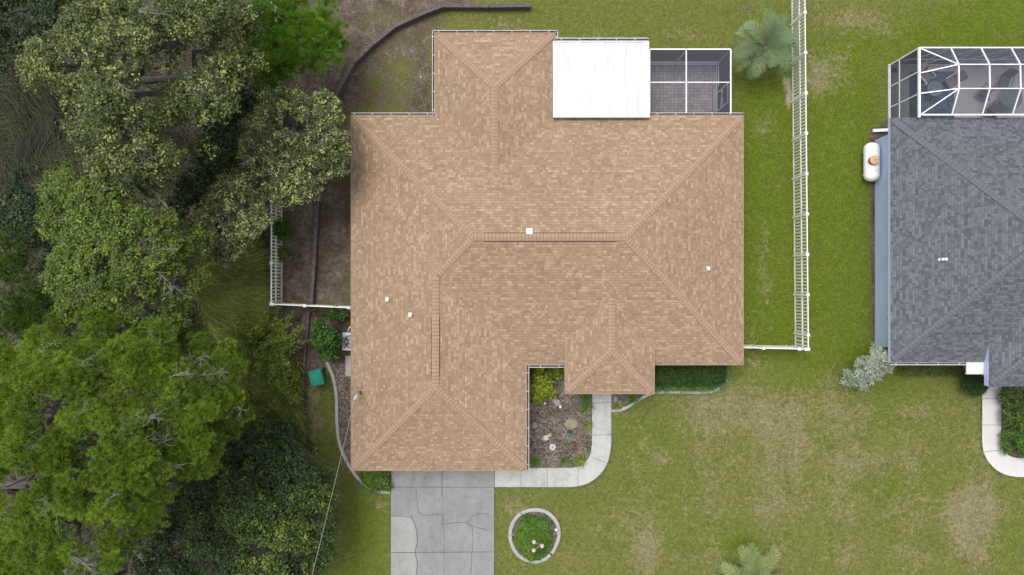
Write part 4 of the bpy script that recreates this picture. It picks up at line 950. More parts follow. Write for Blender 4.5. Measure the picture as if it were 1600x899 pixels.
def rtable(x, y, r, label):
    c = P(x, y, .7); c.z = .08; t = thing('round_table', c, label, 'table', 'round patio tables')
    mb = MB(); mb.lathe([(r - .02, .62), (r, .63), (r, .645), (r - .02, .655)], (0, 0, 0), M['table'], 30); o = mb.build('tabletop'); o.parent = t
    for k in range(4):
        an = k * math.pi / 2 + .5; mb = MB(); mb.tube([(r * .8 * math.cos(an), r * .8 * math.sin(an), 0), (r * .55 * math.cos(an), r * .55 * math.sin(an), .62)], .02, M['bronze'], 6); o = mb.build('leg'); o.parent = t
rtable(1461, 139, .42, 'small round glass table on the dark blue rug'); rtable(1580, 153, .6, 'larger round glass table ringed by dark sling chairs')

# propane tank
a, b = P(1360, 233, .4), P(1360, 275, .4); ta = thing('propane_tank', (a.x, (a.y + b.y) / 2, 0), 'white propane tank with brown lid beside the pale blue wall', 'gas tank')
mb = MB(); r_ = .41; prof = []
y0, y1 = b.y, a.y; pts, rads = [], []
for k in range(7): an = math.pi / 2 * k / 6; pts.append((a.x, y0 - .33 * math.cos(an), .52)); rads.append(max(.03, r_ * math.sin(an)))
for k in range(7): an = math.pi / 2 * k / 6; pts.append((a.x, y1 + .33 * math.sin(an), .52)); rads.append(max(.03, r_ * math.cos(an)))
mb.tube(pts, rads, M['tank'], 28); mb.build('body', ta, smooth=True)
for y in (y0 + .1, y1 - .1): mb = MB(); mb.box((a.x - .25, y - .06, 0), (a.x + .25, y + .06, .2), M['steel']); mb.build('foot', ta)
mb = MB(); cc = P(1364, 251, .95); cc.z = 0; mb.lathe([(.23, .88), (.24, 1.0), (.235, 1.12)], cc, M['tan_side'], 22); dome = mb.build('valve_cover', ta)
mb = MB(); mb.lathe([(.25, 1.121), (.255, 1.14), (.21, 1.165), (.03, 1.175), (.03, 1.19)], cc, M['tan'], 22); mb.lathe([(.03, 1.192), (.03, 1.2)], cc, M['black'], 10); mb.build('lid', dome)
mb = MB(); mb.lathe([(.035, .93), (.03, .97)], (a.x, y0 + .2, 0), M['tan'], 10); mb.build('gauge', ta)

# ------------------------------------------------------------------ garden ornaments
def rock(x, y, sx, sy, sz, label, mat, seed, name='garden_rock', z=.03, cat='rock', rot=0):
    import bmesh
    p = P(x, y, z); bm = bmesh.new(); bmesh.ops.create_icosphere(bm, subdivisions=3, radius=1)
    for v in bm.verts:
        n2 = noise.noise(v.co * 1.5 + Vector((seed, 0, 0))) * .28 + noise.noise(v.co * 4 + Vector((seed, 3, 0))) * .1; v.co *= 1 + n2; v.co = Vector((v.co.x * sx, v.co.y * sy, max(v.co.z, -.3) * sz))
    me = bpy.data.meshes.new(name); bm.to_mesh(me); bm.free(); me.materials.append(mat); o = bpy.data.objects.new(name, me); C.objects.link(o); o.location = (p.x, p.y, z + sz * .25); o.rotation_euler.z = rot
    return tag(o, label, cat)
pale = plain('pale_stone', (0.50, 0.45, 0.42), .8, .3, .45, 12, bump=.5); M['pale'] = pale
rock(870, 629, .30, .17, .2, 'oblong grey rock beside the yellow-green bush in the front bed', M['stone'], 2.0, rot=R(-35))
rock(892, 663, .36, .3, .05, 'flat mound of pale soil behind the small agave', plain('soil_mound', (.26, .21, .16), .95, .1, .3, 10), 9.0, 'soil_mound', cat='mound')
def disc(x, y, r, label, mat):
    p = P(x, y, .1); t = thing('stepping_stone', (p.x, p.y, .03), label, 'ornament'); mb = MB(); mb.lathe([(r, 0), (r * 1.02, .06), (r * .85, .1), (r * .8, .07)], (p.x, p.y, .03), mat, 18); mb.build('rim', t)
    mb = MB(); mb.lathe([(r * .5, .06), (r * .42, .12), (r * .2, .17), (.02, .18)], (p.x, p.y, .03), M['stone'], 12)
    for k in range(7): an = k * .9; mb.box((p.x + math.cos(an) * r * .55 - .03, p.y + math.sin(an) * r * .55 - .03, .09), (p.x + math.cos(an) * r * .55 + .03, p.y + math.sin(an) * r * .55 + .03, .15), mat, rot=an)
    mb.build('centre', t)
disc(835, 665, .18, 'grey round stone ornament close to the garage wing wall', plain('grey_stone', (.30, .29, .30), .9, .2, .4, 14))
disc(863.5, 699, .18, 'white round stone ornament, lowest of the bed ornaments', plain('chalk_stone', (.62, .60, .58), .8, .2, .4, 14))
rock(853, 684, .19, .17, .16, 'pale speckled stone above the white round ornament', pale, 5.0, rot=.4)
rock(859, 680, .10, .10, .12, 'small pale stone leaning on the larger speckled stone', pale, 7.0)
rock(968, 628, .16, .14, .14, 'dark mottled rock in the narrow bed by the porch walk', plain('mottled', (.2, .19, .2), .9, .2, .6, 15), 4.0); rock(962, 624, .13, .16, .1, 'brown rock half under the porch eave', M['stone'], 14.0)
rock(974, 637, .09, .05, .08, 'small white stone lying against the wavy curb', plain('white_stone', (.8, .8, .78), .6, .3, .1, 9), 6.0); rock(658, 121, .06, .05, .06, 'tiny pale green cap in the turf beside the north wing', plain('cap_green', (.45, .65, .55), .6, .3), 3.0, 'sprinkler_cap', cat='cap')
def spot(x, y, label):
    p = P(x, y, .25); t = thing('garden_spotlight', (p.x, p.y, 0), label, 'lamp'); mb = MB(); mb.tube([(p.x, p.y, 0), (p.x, p.y, .2)], .012, M['black'], 6); mb.build('stake', t)
    mb = MB(); mb.tube([(p.x - .04, p.y + .03, .22), (p.x + .05, p.y - .05, .26)], [.05, .075], M['white'], 12); mb.build('lamp_head', t)
spot(851, 630, 'small white spotlight at the foot of the yellow-green bush'); spot(875.5, 636, 'small white spotlight beside the oblong grey rock'); spot(869, 828, 'white spotlight inside the round curb ring')
# three-globe lamp in the round bed
c = P(845, 853, 1.0); lp = thing('garden_lamp', (c.x, c.y, 0), 'three-globe garden lamp rising from the round flower bed', 'lamp')
mb = MB(); mb.tube([(c.x, c.y, 0), (c.x, c.y, .8)], .025, M['bronze'], 8)
G_ = [P(834.5, 847, 1.0), P(847, 853, 1.1), P(834, 860, 1.0)]
for q in G_: mb.tube([(c.x, c.y, .78), (c.x + (q.x - c.x) * .5, c.y + (q.y - c.y) * .5, .98), (q.x, q.y, q.z - .08)], .012, M['pale'], 6)
mb.build('pole', lp)
for q in G_:
    mb = MB(); mb.lathe([(.03, -.13), (.09, -.09), (.125, 0), (.11, .06), (.07, .1), (.02, .12)], q, M['globe'], 18); o = mb.build('globe', lp, smooth=True)
    mb = MB(); mb.lathe([(.035, .118), (.03, .135)], q, M['white'], 10); mb.build('cap', o)
# ------------------------------------------------------------------ plants
def bush(name, label, x, y, r, h, mat, seed, per=70, L=.11, W=.06, spacing=.2, cr=.18, cat='bush', lobes=None, tip=.1, group=None, gaps=.1, up=.6, vgain=1.0, sprays=0, z=0):
    rg = np.random.default_rng(seed); lb = lobes or [(x + rg.uniform(-.4, .4) * r, y + rg.uniform(-.4, .4) * r, r * rg.uniform(.45, .7), h * rg.uniform(.4, .6)) for _ in range(5)]
    lb = [(q[0], q[1], q[2], q[3], (q[4] if len(q) > 4 else min(h * .5, px(q[2]) * .8))) for q in lb]
    return tree(name, label, cat, (x, y, z), lb, mat, 'leaf', seed, spacing, per, L, W, cr, gaps, group, .035, sprays, tip, up=up, vgain=vgain, sprayL=.5)
def tuft(name, label, x, y, r, mat, seed, n=120, L=.45, cat='plant', group=None, W=.022, z=.03):
    rg = np.random.default_rng(seed); c = P(x, y, .1); t = thing(name, (c.x, c.y, z), label, cat, group)
    a = rg.uniform(0, 2 * math.pi, n); d_ = np.stack([np.cos(a), np.sin(a), np.zeros(n)], 1); p = np.array([c.x, c.y, z]) + d_ * (rg.uniform(0, .25, n) * r)[:, None]
    blades(p, d_, r * rg.uniform(.7, 1.3, n), np.full(n, W), rg, .5 + rg.normal(size=n) * .22, mat, 'blades', t, arch=.55, rise=rg.uniform(.5, 1.3, n)); return t
bush('shrub', 'yellow-green leafy bush in the front bed under the eave', 852, 600, 26, .9, M['yellow_leaf'], 5, 35, .20, .09, .19, .15,
     lobes=[(848, 584, 13, .5), (856, 598, 12, .6), (845, 608, 12, .55), (837, 618, 8, .45), (868, 588, 9, .4), (829, 600, 5, .3), (858, 612, 7, .4)], tip=.3, gaps=.3, vgain=1.2)
bush('citrus_bush', 'glossy dark green bush beside the air conditioner', 514, 524, 26, 1.9, M['citrus'], 6, 70, .16, .09, .24, .22, lobes=[(509, 510, 14, 1.4), (514, 528, 15, 1.5), (503, 528, 12, 1.2), (513, 546, 12, 1.1), (528, 496, 9, 1.0)], tip=.2, gaps=.15)
bush('shrub', 'dark green weed bush growing through the fence pickets', 437, 357, 15, 1.2, M['citrus'], 7, 60, .12, .07, .2, .18, lobes=[(435, 352, 12, 1.2), (440, 362, 11, 1.0), (447, 356, 7, .8)], vgain=.8)
bush('shrub', 'small weed bush low beside the fence below the dark bush', 440, 396, 12, .6, M['bright_leaf'], 8, 40, .1, .05, .2, .16, lobes=[(437, 392, 9, .5), (444, 400, 8, .4)], vgain=.5)
bush('shrub', 'bright green bush in the curb corner by the driveway', 586, 748, 22, .6, M['bright_leaf'], 9, 70, .13, .05, .18, .15, lobes=[(578, 744, 11, .35), (592, 746, 14, .4), (600, 756, 9, .3), (586, 755, 9, .3)], vgain=.75)
bush('hedge', 'dark clipped hedge along the tan house wall', 1078, 588, 52, .9, M['hedge_leaf'], 10, 60, .09, .05, .2, .17, cat='hedge',
     lobes=[(x, y, 11, .4, .38) for x in range(1030, 1124, 10) for y in (574, 582, 589)], tip=.06, gaps=-.1, vgain=1.1)
for i, x in enumerate((1036, 1046, 1062, 1074, 1086, 1098, 1108, 1117, 1126, 1131, 1130, 1133)):
    y = 605 if x < 1112 else (600 if i < 9 else 590 - (i - 9) * 9)
    tuft('liriope', 'strappy liriope clump at the foot of the clipped hedge', x, y, .42, M['liriope'], 30 + i, 110, group='liriope clumps edging the hedge')
bush('flower_bed_shrub', 'bright green ground cover mound inside the round curb', 834, 836, 34, .55, M['bright_leaf'], 12, 70, .09, .04, .15, .13, lobes=[(833, 836, 24, .2, .3), (820, 845, 14, .2, .25), (835, 856, 18, .2, .28), (850, 846, 13, .2, .25), (826, 822, 14, .2, .25), (845, 822, 12, .2, .2)], tip=.15, gaps=-.1, vgain=.9)
for i, (x, y, r, lb, m_) in enumerate(((835, 722, .38, 'dark green grassy clump at the garage wing corner of the bed', 'liriope'), (882, 720, .32, 'small grassy clump in the middle of the walkway edge', 'liriope'),
        (906, 719, .42, 'large yellow-green grassy clump at the bend of the walkway', 'willow_leaf'), (917, 636, .40, 'grassy clump beside the walk near the porch roof', 'liriope'), (918, 664, .32, 'yellow-green grassy clump halfway down the walk', 'willow_leaf'),
        (918, 685, .13, 'tiny green sprig beside the straight walk', 'liriope'), (919, 705, .16, 'tiny green sprig near the bend of the walk', 'liriope'), (967, 633, .30, 'yellow-green grassy clump in the narrow porch bed', 'willow_leaf'),
        (990, 622, .40, 'green strappy clump where the wavy curb meets the porch roof', 'liriope'), (1022, 606, .36, 'green strappy clump at the porch corner', 'liriope'), (917, 622, .34, 'green clump tucked under the porch eave', 'liriope'))):
    tuft('grass_clump', lb, x, y, r, M[m_], 60 + i, int(300 * r) + 30, cat='plant')
# agave
c = P(891, 676, .2); ag = thing('agave', (c.x, c.y, .03), 'small blue-green agave with a yellow heart in the front bed', 'plant'); mb = MB(); mb2 = MB()
for k in range(14):
    an = k * 2.4; r_ = .12 + .17 * (1 - k / 14); m_ = mb if k < 9 else mb2; dv = Vector((math.cos(an), math.sin(an), 0)); sd_ = Vector((-dv.y, dv.x, 0)) * .035; o = Vector((c.x, c.y - .03 + (.1 if k >= 9 else 0), .08))
    m_.face([o, o + dv * r_ * .5 + sd_ + Vector((0, 0, .1)), o + dv * r_ + Vector((0, 0, .12 + .02 * k)), o + dv * r_ * .5 - sd_ + Vector((0, 0, .1))], M['agave'] if k < 9 else M['yellow_leaf'])
mb.build('outer_leaves', ag); mb2.build('heart', ag)
bush('shrub', 'silvery pale leaved shrub at the corner of the grey house', 1352, 580, 38, 2.2, M['silver_leaf'], 15, 42, .10, .045, .22, .16,
     lobes=[(1355, 556, 17, 1.8), (1375, 560, 15, 1.8), (1348, 572, 14, 1.6), (1335, 580, 14, 1.5), (1325, 592, 10, 1.2), (1345, 598, 12, 1.2), (1338, 610, 6, .9), (1370, 575, 12, 1.4), (1362, 588, 10, 1.3), (1385, 572, 10, 1.5)], tip=.25, gaps=.34, vgain=1.4, sprays=8)
bush('shrub', 'round dark glossy bush by the grey house canopy', 1521, 601, 18, 1.0, M['hedge_leaf'], 16, 90, .09, .05, .18, .15, lobes=[(1521, 601, 15, .6, .45), (1513, 598, 9, .5), (1529, 603, 9, .5)], gaps=-.1)
bush('shrub', 'tangled green shrubs filling the bed beside the white walk', 1590, 640, 30, .9, M['dark_leaf'], 17, 60, .14, .05, .24, .2, lobes=[(1580, 620, 16, .6), (1598, 630, 18, .7), (1582, 650, 15, .6), (1604, 660, 18, .6)], vgain=1.3, tip=.2)
bush('shrub', 'bright green low shrub inside the bend of the white walk', 1590, 692, 26, .7, M['bright_leaf'], 18, 60, .13, .05, .2, .17, lobes=[(1580, 688, 15, .4), (1594, 694, 18, .45), (1578, 700, 10, .35), (1608, 700, 14, .4)], vgain=.8)
bush('shrub', 'low weedy green strip under the grey house gutter', 1440, 578, 50, .35, M['willow_leaf'], 19, 30, .12, .03, .25, .2, lobes=[(x, 578, 9, .1, .15) for x in range(1405, 1510, 12)], vgain=.5, tip=.02)

def palm(label, x, y, hub, Lf, nf, mat, seed, cz=2.0):
    rg = np.random.default_rng(seed); c = P(x, y, cz); t = thing('palm_tree', (c.x, c.y, 0), label, 'palm'); mb = MB()
    mb.tube([(c.x, c.y, 0), (c.x, c.y, cz * .5), (c.x, c.y, cz - .1)], [.24, .2, .16], M['bark'], 10); mb.build('trunk', t); q, v, rb = [], [], MB()
    for k in range(nf):
        an = k * 2.399963 + rg.uniform(-.4, .4); ring = k / nf; el = 1.15 - ring * 1.05 + rg.uniform(-.1, .1); L = Lf * rg.uniform(.8, 1.1) * (.75 + .35 * ring)
        p = np.array([c.x, c.y, cz - .1]); dz = el + rg.uniform(-.15, .15); pts = [p.copy()]; ns = 32; h_ = np.array([math.cos(an), math.sin(an), 0]); tw = rg.uniform(-.5, .5); tone = rg.normal() * .12 + .5 - .12 * ring
        for i in range(ns):
            p = p + (h_ * math.cos(dz) + np.array([0, 0, math.sin(dz)])) * L / ns; dz -= (1.5 + .3 * ring) / ns * (.5 + i / ns); pts.append(p.copy())
        rb.tube(pts[::4] + [pts[-1]], [.018] * len(pts[::4]) + [.005], mat, 4)
        for i in range(3, ns + 1):
            tt = i / ns; d_ = unit((pts[i] - pts[i - 1])[None])[0]; s_ = np.cross(d_, [0, 0, 1]); s_ /= np.linalg.norm(s_) + 1e-9; up_ = np.cross(s_, d_)
            for sub in (0,):
              for sg in (-1, 1):
                ll = Lf * .27 * math.sin(math.pi * (.16 + .8 * tt)) ** .7 * rg.uniform(.85, 1.1); ld = d_ * .75 + s_ * sg * .8 + up_ * (.30 + tw * sg * .3) - np.array([0, 0, .12]) + rg.normal(size=3) * .05; ld /= np.linalg.norm(ld); b0 = pts[i - 1] * sub + pts[i] * (1 - sub)
                wv = np.cross(ld, up_); wv = wv / (np.linalg.norm(wv) + 1e-9) * .013; e1 = b0 + ld * ll * .6 ; e2 = b0 + ld * ll - np.array([0, 0, .06 * ll])
                q.append([b0 - wv, b0 + wv, e1 + wv, e1 - wv]); q.append([e1 - wv, e1 + wv, e2 + wv * .15, e2 - wv * .15]); vv = tone + rg.normal() * .1; v += [vv, vv + .08]
    qmesh('fronds', np.array(q), mat, np.array(v), t)
palm('blue-green feather palm beside the long white fence', 1197, 72, 0, 2.25, 22, M['palm_leaf'], 21, 2.0)
palm('yellow-green feather palm at the edge of the front lawn', 1175, 908, 0, 2.3, 18, M['palm_yellow'], 22, 1.2)

# ------------------------------------------------------------------ woods
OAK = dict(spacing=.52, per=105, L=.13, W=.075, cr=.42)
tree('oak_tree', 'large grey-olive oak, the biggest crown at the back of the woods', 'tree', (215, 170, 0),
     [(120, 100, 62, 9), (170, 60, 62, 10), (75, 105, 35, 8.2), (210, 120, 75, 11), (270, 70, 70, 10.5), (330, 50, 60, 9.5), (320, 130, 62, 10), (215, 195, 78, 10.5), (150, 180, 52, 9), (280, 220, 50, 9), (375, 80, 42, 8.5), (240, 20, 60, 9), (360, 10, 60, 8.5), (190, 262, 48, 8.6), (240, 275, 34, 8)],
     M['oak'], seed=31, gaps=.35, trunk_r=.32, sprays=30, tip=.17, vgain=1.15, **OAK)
tree('oak_tree', 'oak with pale yellow leaf tips brushing the tan roof edge', 'tree', (455, 235, 0),
     [(460, 200, 52, 5.6), (425, 235, 42, 5.4), (500, 215, 40, 5.4), (470, 265, 45, 5.2), (412, 195, 20, 5), (520, 250, 28, 4.8), (440, 170, 34, 5.2), (440, 290, 30, 4.8), (500, 175, 30, 5)],
     M['oak_pale'], seed=32, gaps=.16, trunk_r=.24, sprays=8, tip=.30, spacing=.42, per=95, L=.12, W=.07, cr=.36, sprayL=.8)
tree('oak_tree', 'small oak with pale leaf tips overhanging the picket fence', 'tree', (372, 350, 0),
     [(365, 330, 40, 5.6), (345, 360, 34, 5.4), (385, 350, 34, 5.2), (370, 300, 28, 5.2), (355, 385, 24, 4.8), (398, 325, 22, 5)],
     M['oak_pale'], seed=33, gaps=.14, trunk_r=.2, sprays=7, tip=.3, spacing=.42, per=95, L=.12, W=.07, cr=.36, sprayL=.8)
tree('oak_tree', 'mid green oak with dead grey twigs in the middle of the woods', 'tree', (190, 400, 0),
     [(110, 310, 40, 8), (150, 350, 58, 8.6), (200, 400, 68, 9), (110, 360, 38, 7.8), (130, 430, 48, 8.2), (240, 370, 48, 8.4), (265, 430, 46, 8), (190, 465, 52, 8.2), (250, 490, 42, 7.6), (110, 470, 26, 7.4), (290, 380, 28, 7.4), (165, 300, 30, 7)],
     M['oak_green'], seed=34, gaps=.16, trunk_r=.34, sprays=16, tip=.06, vgain=1.25, **OAK)
PINE = dict(kind='needle', L=.17, W=.024, bark=M['bark'])
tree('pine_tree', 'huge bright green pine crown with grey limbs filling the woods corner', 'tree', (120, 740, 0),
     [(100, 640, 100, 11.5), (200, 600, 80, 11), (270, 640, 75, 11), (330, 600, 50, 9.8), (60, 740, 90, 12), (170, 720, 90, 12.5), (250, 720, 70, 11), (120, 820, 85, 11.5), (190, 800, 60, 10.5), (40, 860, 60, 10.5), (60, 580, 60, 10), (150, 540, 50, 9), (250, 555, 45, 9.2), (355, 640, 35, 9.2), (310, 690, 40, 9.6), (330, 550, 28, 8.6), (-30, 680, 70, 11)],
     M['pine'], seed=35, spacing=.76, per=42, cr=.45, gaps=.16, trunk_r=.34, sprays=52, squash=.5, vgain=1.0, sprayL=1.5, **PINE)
tree('pine_tree', 'bright green young pine behind the curved timber wall', 'tree', (455, 70, 0),
     [(425, 30, 34, 5), (450, 80, 34, 5.2), (480, 50, 30, 5), (505, 80, 22, 4.6), (470, 115, 30, 4.8), (435, 115, 28, 4.6), (520, 50, 18, 4.4), (450, 10, 26, 4.6), (500, 25, 20, 4.4), (525, 75, 12, 4.2), (410, 70, 24, 4.6)],
     M['pine_bright'], seed=36, kind='needle', spacing=.62, per=6, cr=.38, L=.38, W=.022, gaps=.02, trunk_r=.16, sprays=0, squash=.6, vgain=1.05)
tree('pine_tree', 'dark green small pine at the outer edge of the woods', 'tree', (30, 480, 0),
     [(15, 400, 34, 5.5), (40, 440, 26, 5.6), (25, 480, 34, 6), (60, 500, 26, 5.8), (8, 520, 30, 6), (70, 470, 20, 5.4), (-20, 450, 40, 6)],
     M['pine_dark'], seed=37, kind='needle', spacing=.75, per=20, cr=.46, L=.24, W=.024, gaps=.16, trunk_r=.18, sprays=3, squash=.6, vgain=1.1)
tree('pine_tree', 'small bright pine between the mid green oak and the huge pine', 'tree', (290, 530, 0),
     [(300, 525, 36, 6.5), (262, 545, 30, 6.5), (330, 545, 26, 6.2), (60, 545, 30, 6.8), (110, 525, 34, 7), (160, 520, 30, 7)],
     M['pine'], seed=38, kind='needle', spacing=.75, per=20, cr=.46, L=.24, W=.018, gaps=.1, trunk_r=.2, sprays=6, squash=.6, vgain=.7)
US = dict(spacing=.46, per=75, L=.15, W=.08, cr=.36, trunk_r=.12)
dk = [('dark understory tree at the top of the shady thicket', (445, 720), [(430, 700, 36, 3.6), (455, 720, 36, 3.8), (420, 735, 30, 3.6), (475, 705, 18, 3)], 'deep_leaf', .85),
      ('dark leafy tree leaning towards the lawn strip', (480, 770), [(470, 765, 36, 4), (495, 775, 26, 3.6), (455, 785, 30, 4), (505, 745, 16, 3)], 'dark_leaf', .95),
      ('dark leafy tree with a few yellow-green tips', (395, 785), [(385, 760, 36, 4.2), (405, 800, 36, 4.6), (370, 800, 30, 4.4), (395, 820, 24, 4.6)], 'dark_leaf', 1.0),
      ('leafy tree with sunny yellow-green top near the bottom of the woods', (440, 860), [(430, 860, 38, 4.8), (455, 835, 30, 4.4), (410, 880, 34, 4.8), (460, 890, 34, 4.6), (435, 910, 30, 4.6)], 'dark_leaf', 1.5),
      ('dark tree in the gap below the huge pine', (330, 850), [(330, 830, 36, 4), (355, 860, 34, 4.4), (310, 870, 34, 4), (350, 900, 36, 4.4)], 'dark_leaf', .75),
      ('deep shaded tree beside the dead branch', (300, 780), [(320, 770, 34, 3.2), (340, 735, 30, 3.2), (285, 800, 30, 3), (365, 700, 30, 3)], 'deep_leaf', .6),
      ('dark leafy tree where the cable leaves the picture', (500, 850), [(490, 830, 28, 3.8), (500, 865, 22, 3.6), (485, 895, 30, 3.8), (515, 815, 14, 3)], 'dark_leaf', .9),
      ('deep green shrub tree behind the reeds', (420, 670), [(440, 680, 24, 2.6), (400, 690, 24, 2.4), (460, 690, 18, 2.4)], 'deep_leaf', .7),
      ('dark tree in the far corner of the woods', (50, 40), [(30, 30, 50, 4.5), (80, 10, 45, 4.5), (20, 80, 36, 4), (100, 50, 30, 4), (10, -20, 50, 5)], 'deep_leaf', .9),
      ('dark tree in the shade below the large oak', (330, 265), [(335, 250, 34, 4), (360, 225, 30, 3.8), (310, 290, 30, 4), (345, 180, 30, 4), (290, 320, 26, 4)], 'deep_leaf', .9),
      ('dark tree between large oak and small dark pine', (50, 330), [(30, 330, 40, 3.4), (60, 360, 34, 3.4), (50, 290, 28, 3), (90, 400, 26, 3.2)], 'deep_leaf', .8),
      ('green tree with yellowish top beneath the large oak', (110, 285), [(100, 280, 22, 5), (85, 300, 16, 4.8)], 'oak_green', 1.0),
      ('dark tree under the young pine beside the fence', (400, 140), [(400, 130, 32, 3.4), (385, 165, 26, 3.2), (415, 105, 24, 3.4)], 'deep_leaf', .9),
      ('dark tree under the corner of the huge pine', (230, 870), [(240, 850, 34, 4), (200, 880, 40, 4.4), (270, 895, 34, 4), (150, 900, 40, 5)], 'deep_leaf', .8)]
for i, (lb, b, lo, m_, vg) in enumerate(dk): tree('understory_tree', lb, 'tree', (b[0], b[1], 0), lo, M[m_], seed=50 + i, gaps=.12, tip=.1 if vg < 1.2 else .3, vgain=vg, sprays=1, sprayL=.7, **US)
# arching yellow-green shrub
def arching(label, x, y, seed, dirs, mat):
    rg = np.random.default_rng(seed); b = P(x, y, 0); t = thing('arching_shrub', b, label, 'shrub'); mb = MB(); pp, vv = [], []
    for (tx, ty, n2) in dirs:
        for _ in range(n2):
            e = P(tx + rg.normal() * 16, ty + rg.normal() * 12, rg.uniform(.6, 2.2)); s0 = Vector((b.x + rg.normal() * .5, b.y + rg.normal() * .5, 0)); md = s0.lerp(e, .45) + Vector((0, 0, rg.uniform(1.0, 2.2))); pts = []
            for k in range(9): t_ = k / 8; pts.append(s0 * (1 - t_) ** 2 + md * 2 * t_ * (1 - t_) + e * t_ * t_)
            mb.tube(pts, [.022 * (1 - k / 10) for k in range(9)], M['bark'], 4)
            for k in range(180):
                f = rg.uniform(.25, 1) * 8; i = min(7, int(f)); q = pts[i].lerp(pts[i + 1], f - i); pp.append(np.array(q) + rg.normal(size=3) * np.array([.10, .10, .06])); vv.append(.35 + .4 * (f / 8) ** 2 * rg.random() + rg.normal() * .12)
    mb.build('stems', t); pp = np.array(pp); qmesh('foliage', leaf_quads(pp, .21, .06, rg, .5), mat, np.array(vv), t)
arching('arching yellow-green shrub between the reeds and the timber edging', 425, 545, 71, [(400, 500, 8), (440, 500, 8), (460, 530, 8), (440, 560, 9), (455, 590, 8), (410, 570, 8), (385, 540, 8), (430, 620, 7), (395, 600, 7), (455, 620, 6)], M['willow_leaf'])
arching('dark arching shrub with grey stems below the reeds', 380, 640, 72, [(400, 640, 6), (430, 650, 6), (370, 620, 5), (350, 660, 5), (420, 680, 5)], M['oak_green'])
# dead branch
mb = MB(); dead_spray(mb, P(236, 878, 3.2), (1, .75, .15), 1.7, np.random.default_rng(9), M['twig'], 2, .035); tag(mb.build('dead_branch'), 'bare grey dead branch in the dark gap below the huge pine', 'branch')

# reeds, undergrowth, leaf litter, lawn blades
def scatter(poly, n, rg):
    xs_ = [q[0] for q in poly]; ys_ = [q[1] for q in poly]; o = np.zeros((0, 2))
    while len(o) < n:
        q = np.stack([rg.uniform(min(xs_), max(xs_), n), rg.uniform(min(ys_), max(ys_), n)], 1); o = np.concatenate([o, q[in_poly(q[:, 0], q[:, 1], poly)]])
    o = o[:n]; return np.stack([(o[:, 0] - 800) * H / F, (449.5 - o[:, 1]) * H / F, np.zeros(n)], 1), o
def reeds(poly, n, ang, spread, Lm, mat, seed, name='tall_grass', W=.034, vm=.5, fn=None):
    rg = np.random.default_rng(seed); p, o = scatter(poly, n, rg)
    flow = np.array([noise.noise(Vector((q[0] * .5, q[1] * .5, seed))) for q in p]); a = ang + flow * 1.5 + rg.normal(size=n) * spread
    if fn is not None: a = fn(o) + flow * .9 + rg.normal(size=n) * spread
    d_ = np.stack([np.cos(a), np.sin(a), np.zeros(n)], 1); v = vm + flow * .5 + rg.normal(size=n) * .28
    o_ = blades(p, d_, Lm * rg.uniform(.5, 1.3, n), np.full(n, W) * rg.uniform(.6, 1.4, n), rg, v, mat, name, seg=4, arch=.45, rise=rg.uniform(.4, .9, n)); o_['kind'] = 'stuff'; return o_
reeds([(315, 395), (398, 395), (398, 480), (425, 520), (380, 560), (330, 520), (300, 450)], 10000, 0, .45, 1.3, M['reed'], 81, fn=lambda o: (-(o[:, 1] - 440) / 90.0))
reeds([(335, 545), (470, 560), (468, 690), (400, 700), (350, 660)], 6000, -1.2, .6, 1.0, M['reed'], 82, vm=.35)
reeds([(-40, 70), (60, 110), (130, 180), (140, 290), (60, 330), (-40, 330)], 7000, -.9, .3, 1.8, M['reed_brown'], 83)
reeds([(440, 600), (476, 600), (482, 690), (460, 700)], 900, -1.3, .5, .5, M['reed_brown'], 84, vm=.8)
rg = np.random.default_rng(90)
p, o = scatter([(-60, -40), (425, -40), (432, 480), (470, 500), (468, 690), (500, 760), (505, 940), (-60, 940)], 52000, rg)
keep = np.ones(len(o), bool)
for pl in ([(315, 395), (432, 395), (432, 480), (470, 520), (470, 700), (350, 660), (300, 450)], [(-40, 70), (60, 110), (130, 180), (140, 290), (60, 330), (-40, 330)]): keep &= ~in_poly(o[:, 0], o[:, 1], pl)
p = p[keep]
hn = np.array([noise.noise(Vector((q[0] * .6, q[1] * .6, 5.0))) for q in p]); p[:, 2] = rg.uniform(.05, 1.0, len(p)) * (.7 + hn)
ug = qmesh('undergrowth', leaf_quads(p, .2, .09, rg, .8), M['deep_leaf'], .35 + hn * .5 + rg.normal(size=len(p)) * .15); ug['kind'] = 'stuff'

# short turf blades and weeds over the lawns
M['turf'] = leafmat('turf_blade', (0.070, 0.096, 0.014, 1), (0.140, 0.168, 0.032, 1), (0.36, 0.33, 0.17, 1), 0.35)
hard = [[(605, 728), (777, 728), (777, 960), (605, 960)], [(770, 725), (962, 560), (962, 720), (930, 765), (770, 765)], [(812, 560), (960, 560), (960, 735), (812, 735)], [(505, 560), (615, 730), (615, 775), (590, 772), (540, 735), (520, 680)],
        [(550, 560), (1140, 555), (1140, 600), (1110, 616), (955, 645), (900, 600)], [(1530, 585), (1640, 585), (1640, 750), (1575, 750), (1540, 725), (1530, 700)], [(1385, 98), (1700, 98), (1700, 570), (1356, 570), (1356, 200), (1385, 190)],
        [(795 + 0, 795), (877, 795), (877, 878), (795, 878)], [(545, 180), (680, 180), (680, 60), (1010, 60), (1010, 94), (1124, 94), (1150, 200), (1150, 560), (545, 560)]]
p, o = scatter([(830, -30), (1640, -30), (1640, 930), (500, 930), (508, 760), (480, 650), (480, 600), (545, 560), (660, 60), (830, 20)], 230000, rg)
keep = np.ones(len(o), bool)
for pl in hard: keep &= ~in_poly(o[:, 0], o[:, 1], pl)
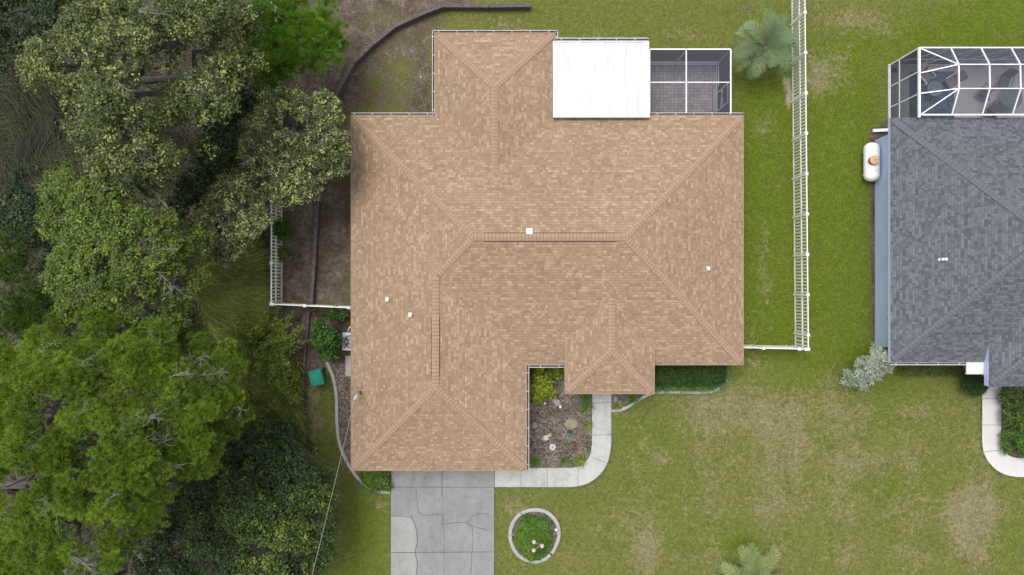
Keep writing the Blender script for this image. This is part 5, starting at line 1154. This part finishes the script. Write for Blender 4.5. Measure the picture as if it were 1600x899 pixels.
p, o = p[keep], o[keep]; hn = np.array([noise.noise(Vector((q[0] * 1.3, q[1] * 1.3, 9.0))) + .5 * noise.noise(Vector((q[0] * 4, q[1] * 4, 2.0))) for q in p])
k2_ = rg.random(len(p)) < .55 + hn; p, o, hn = p[k2_], o[k2_], hn[k2_]; a = rg.uniform(0, 6.283, len(p)); n_t = len(p)
edges = [[(611, 735), (611, 930)], [(772, 762), (772, 930)], [(772, 761), (905, 761)], [(905, 761), (925, 757), (943, 742), (953, 722), (955, 700), (955, 645)], [(1534, 600), (1534, 700), (1542, 722), (1562, 741), (1590, 745), (1640, 745)],
         [(510, 575), (518, 600), (523, 640), (524, 670), (530, 705), (545, 738), (570, 763), (592, 771), (611, 773)], [(1564, 610), (1564, 695), (1575, 710), (1600, 716)], [(975, 643), (1000, 626), (1030, 616), (1105, 616), (1130, 606), (1140, 580)],
         [(1241, 160), (1243, 545)], [(836 + 41 * math.cos(t * .2), 836 + 41 * math.sin(t * .2)) for t in range(33)], [(1165, 546), (1245, 548)]]
ep = []
for pl in edges:
    for (ax, ay), (bx, by) in zip(pl[:-1], pl[1:]):
        m_ = int(math.hypot(bx - ax, by - ay) * 9); t = rg.random(m_); jx, jy = rg.normal(size=m_) * .9, rg.normal(size=m_) * .9
        ep.append(np.stack([(ax + (bx - ax) * t + jx - 800) * H / F, (449.5 - (ay + (by - ay) * t + jy)) * H / F, np.full(m_, .01)], 1))
ep = np.concatenate(ep); ep = ep[np.array([noise.noise(Vector((q[0] * 2.2, q[1] * 2.2, 4.0))) > -.12 for q in ep])]
p = np.concatenate([p, ep]); hn = np.concatenate([hn, np.full(len(ep), .1)]); n_t = len(p); a = rg.uniform(0, 6.283, n_t)
tf = blades(p, np.stack([np.cos(a), np.sin(a), np.zeros(n_t)], 1), rg.uniform(.05, .12, n_t), rg.uniform(.012, .028, n_t), rg, np.where(rg.random(n_t) < .13, .85, .38 + .3 * hn + rg.normal(size=n_t) * .14), M['turf'], 'grass', seg=1, arch=.7, rise=.7)
tf['kind'] = 'stuff'
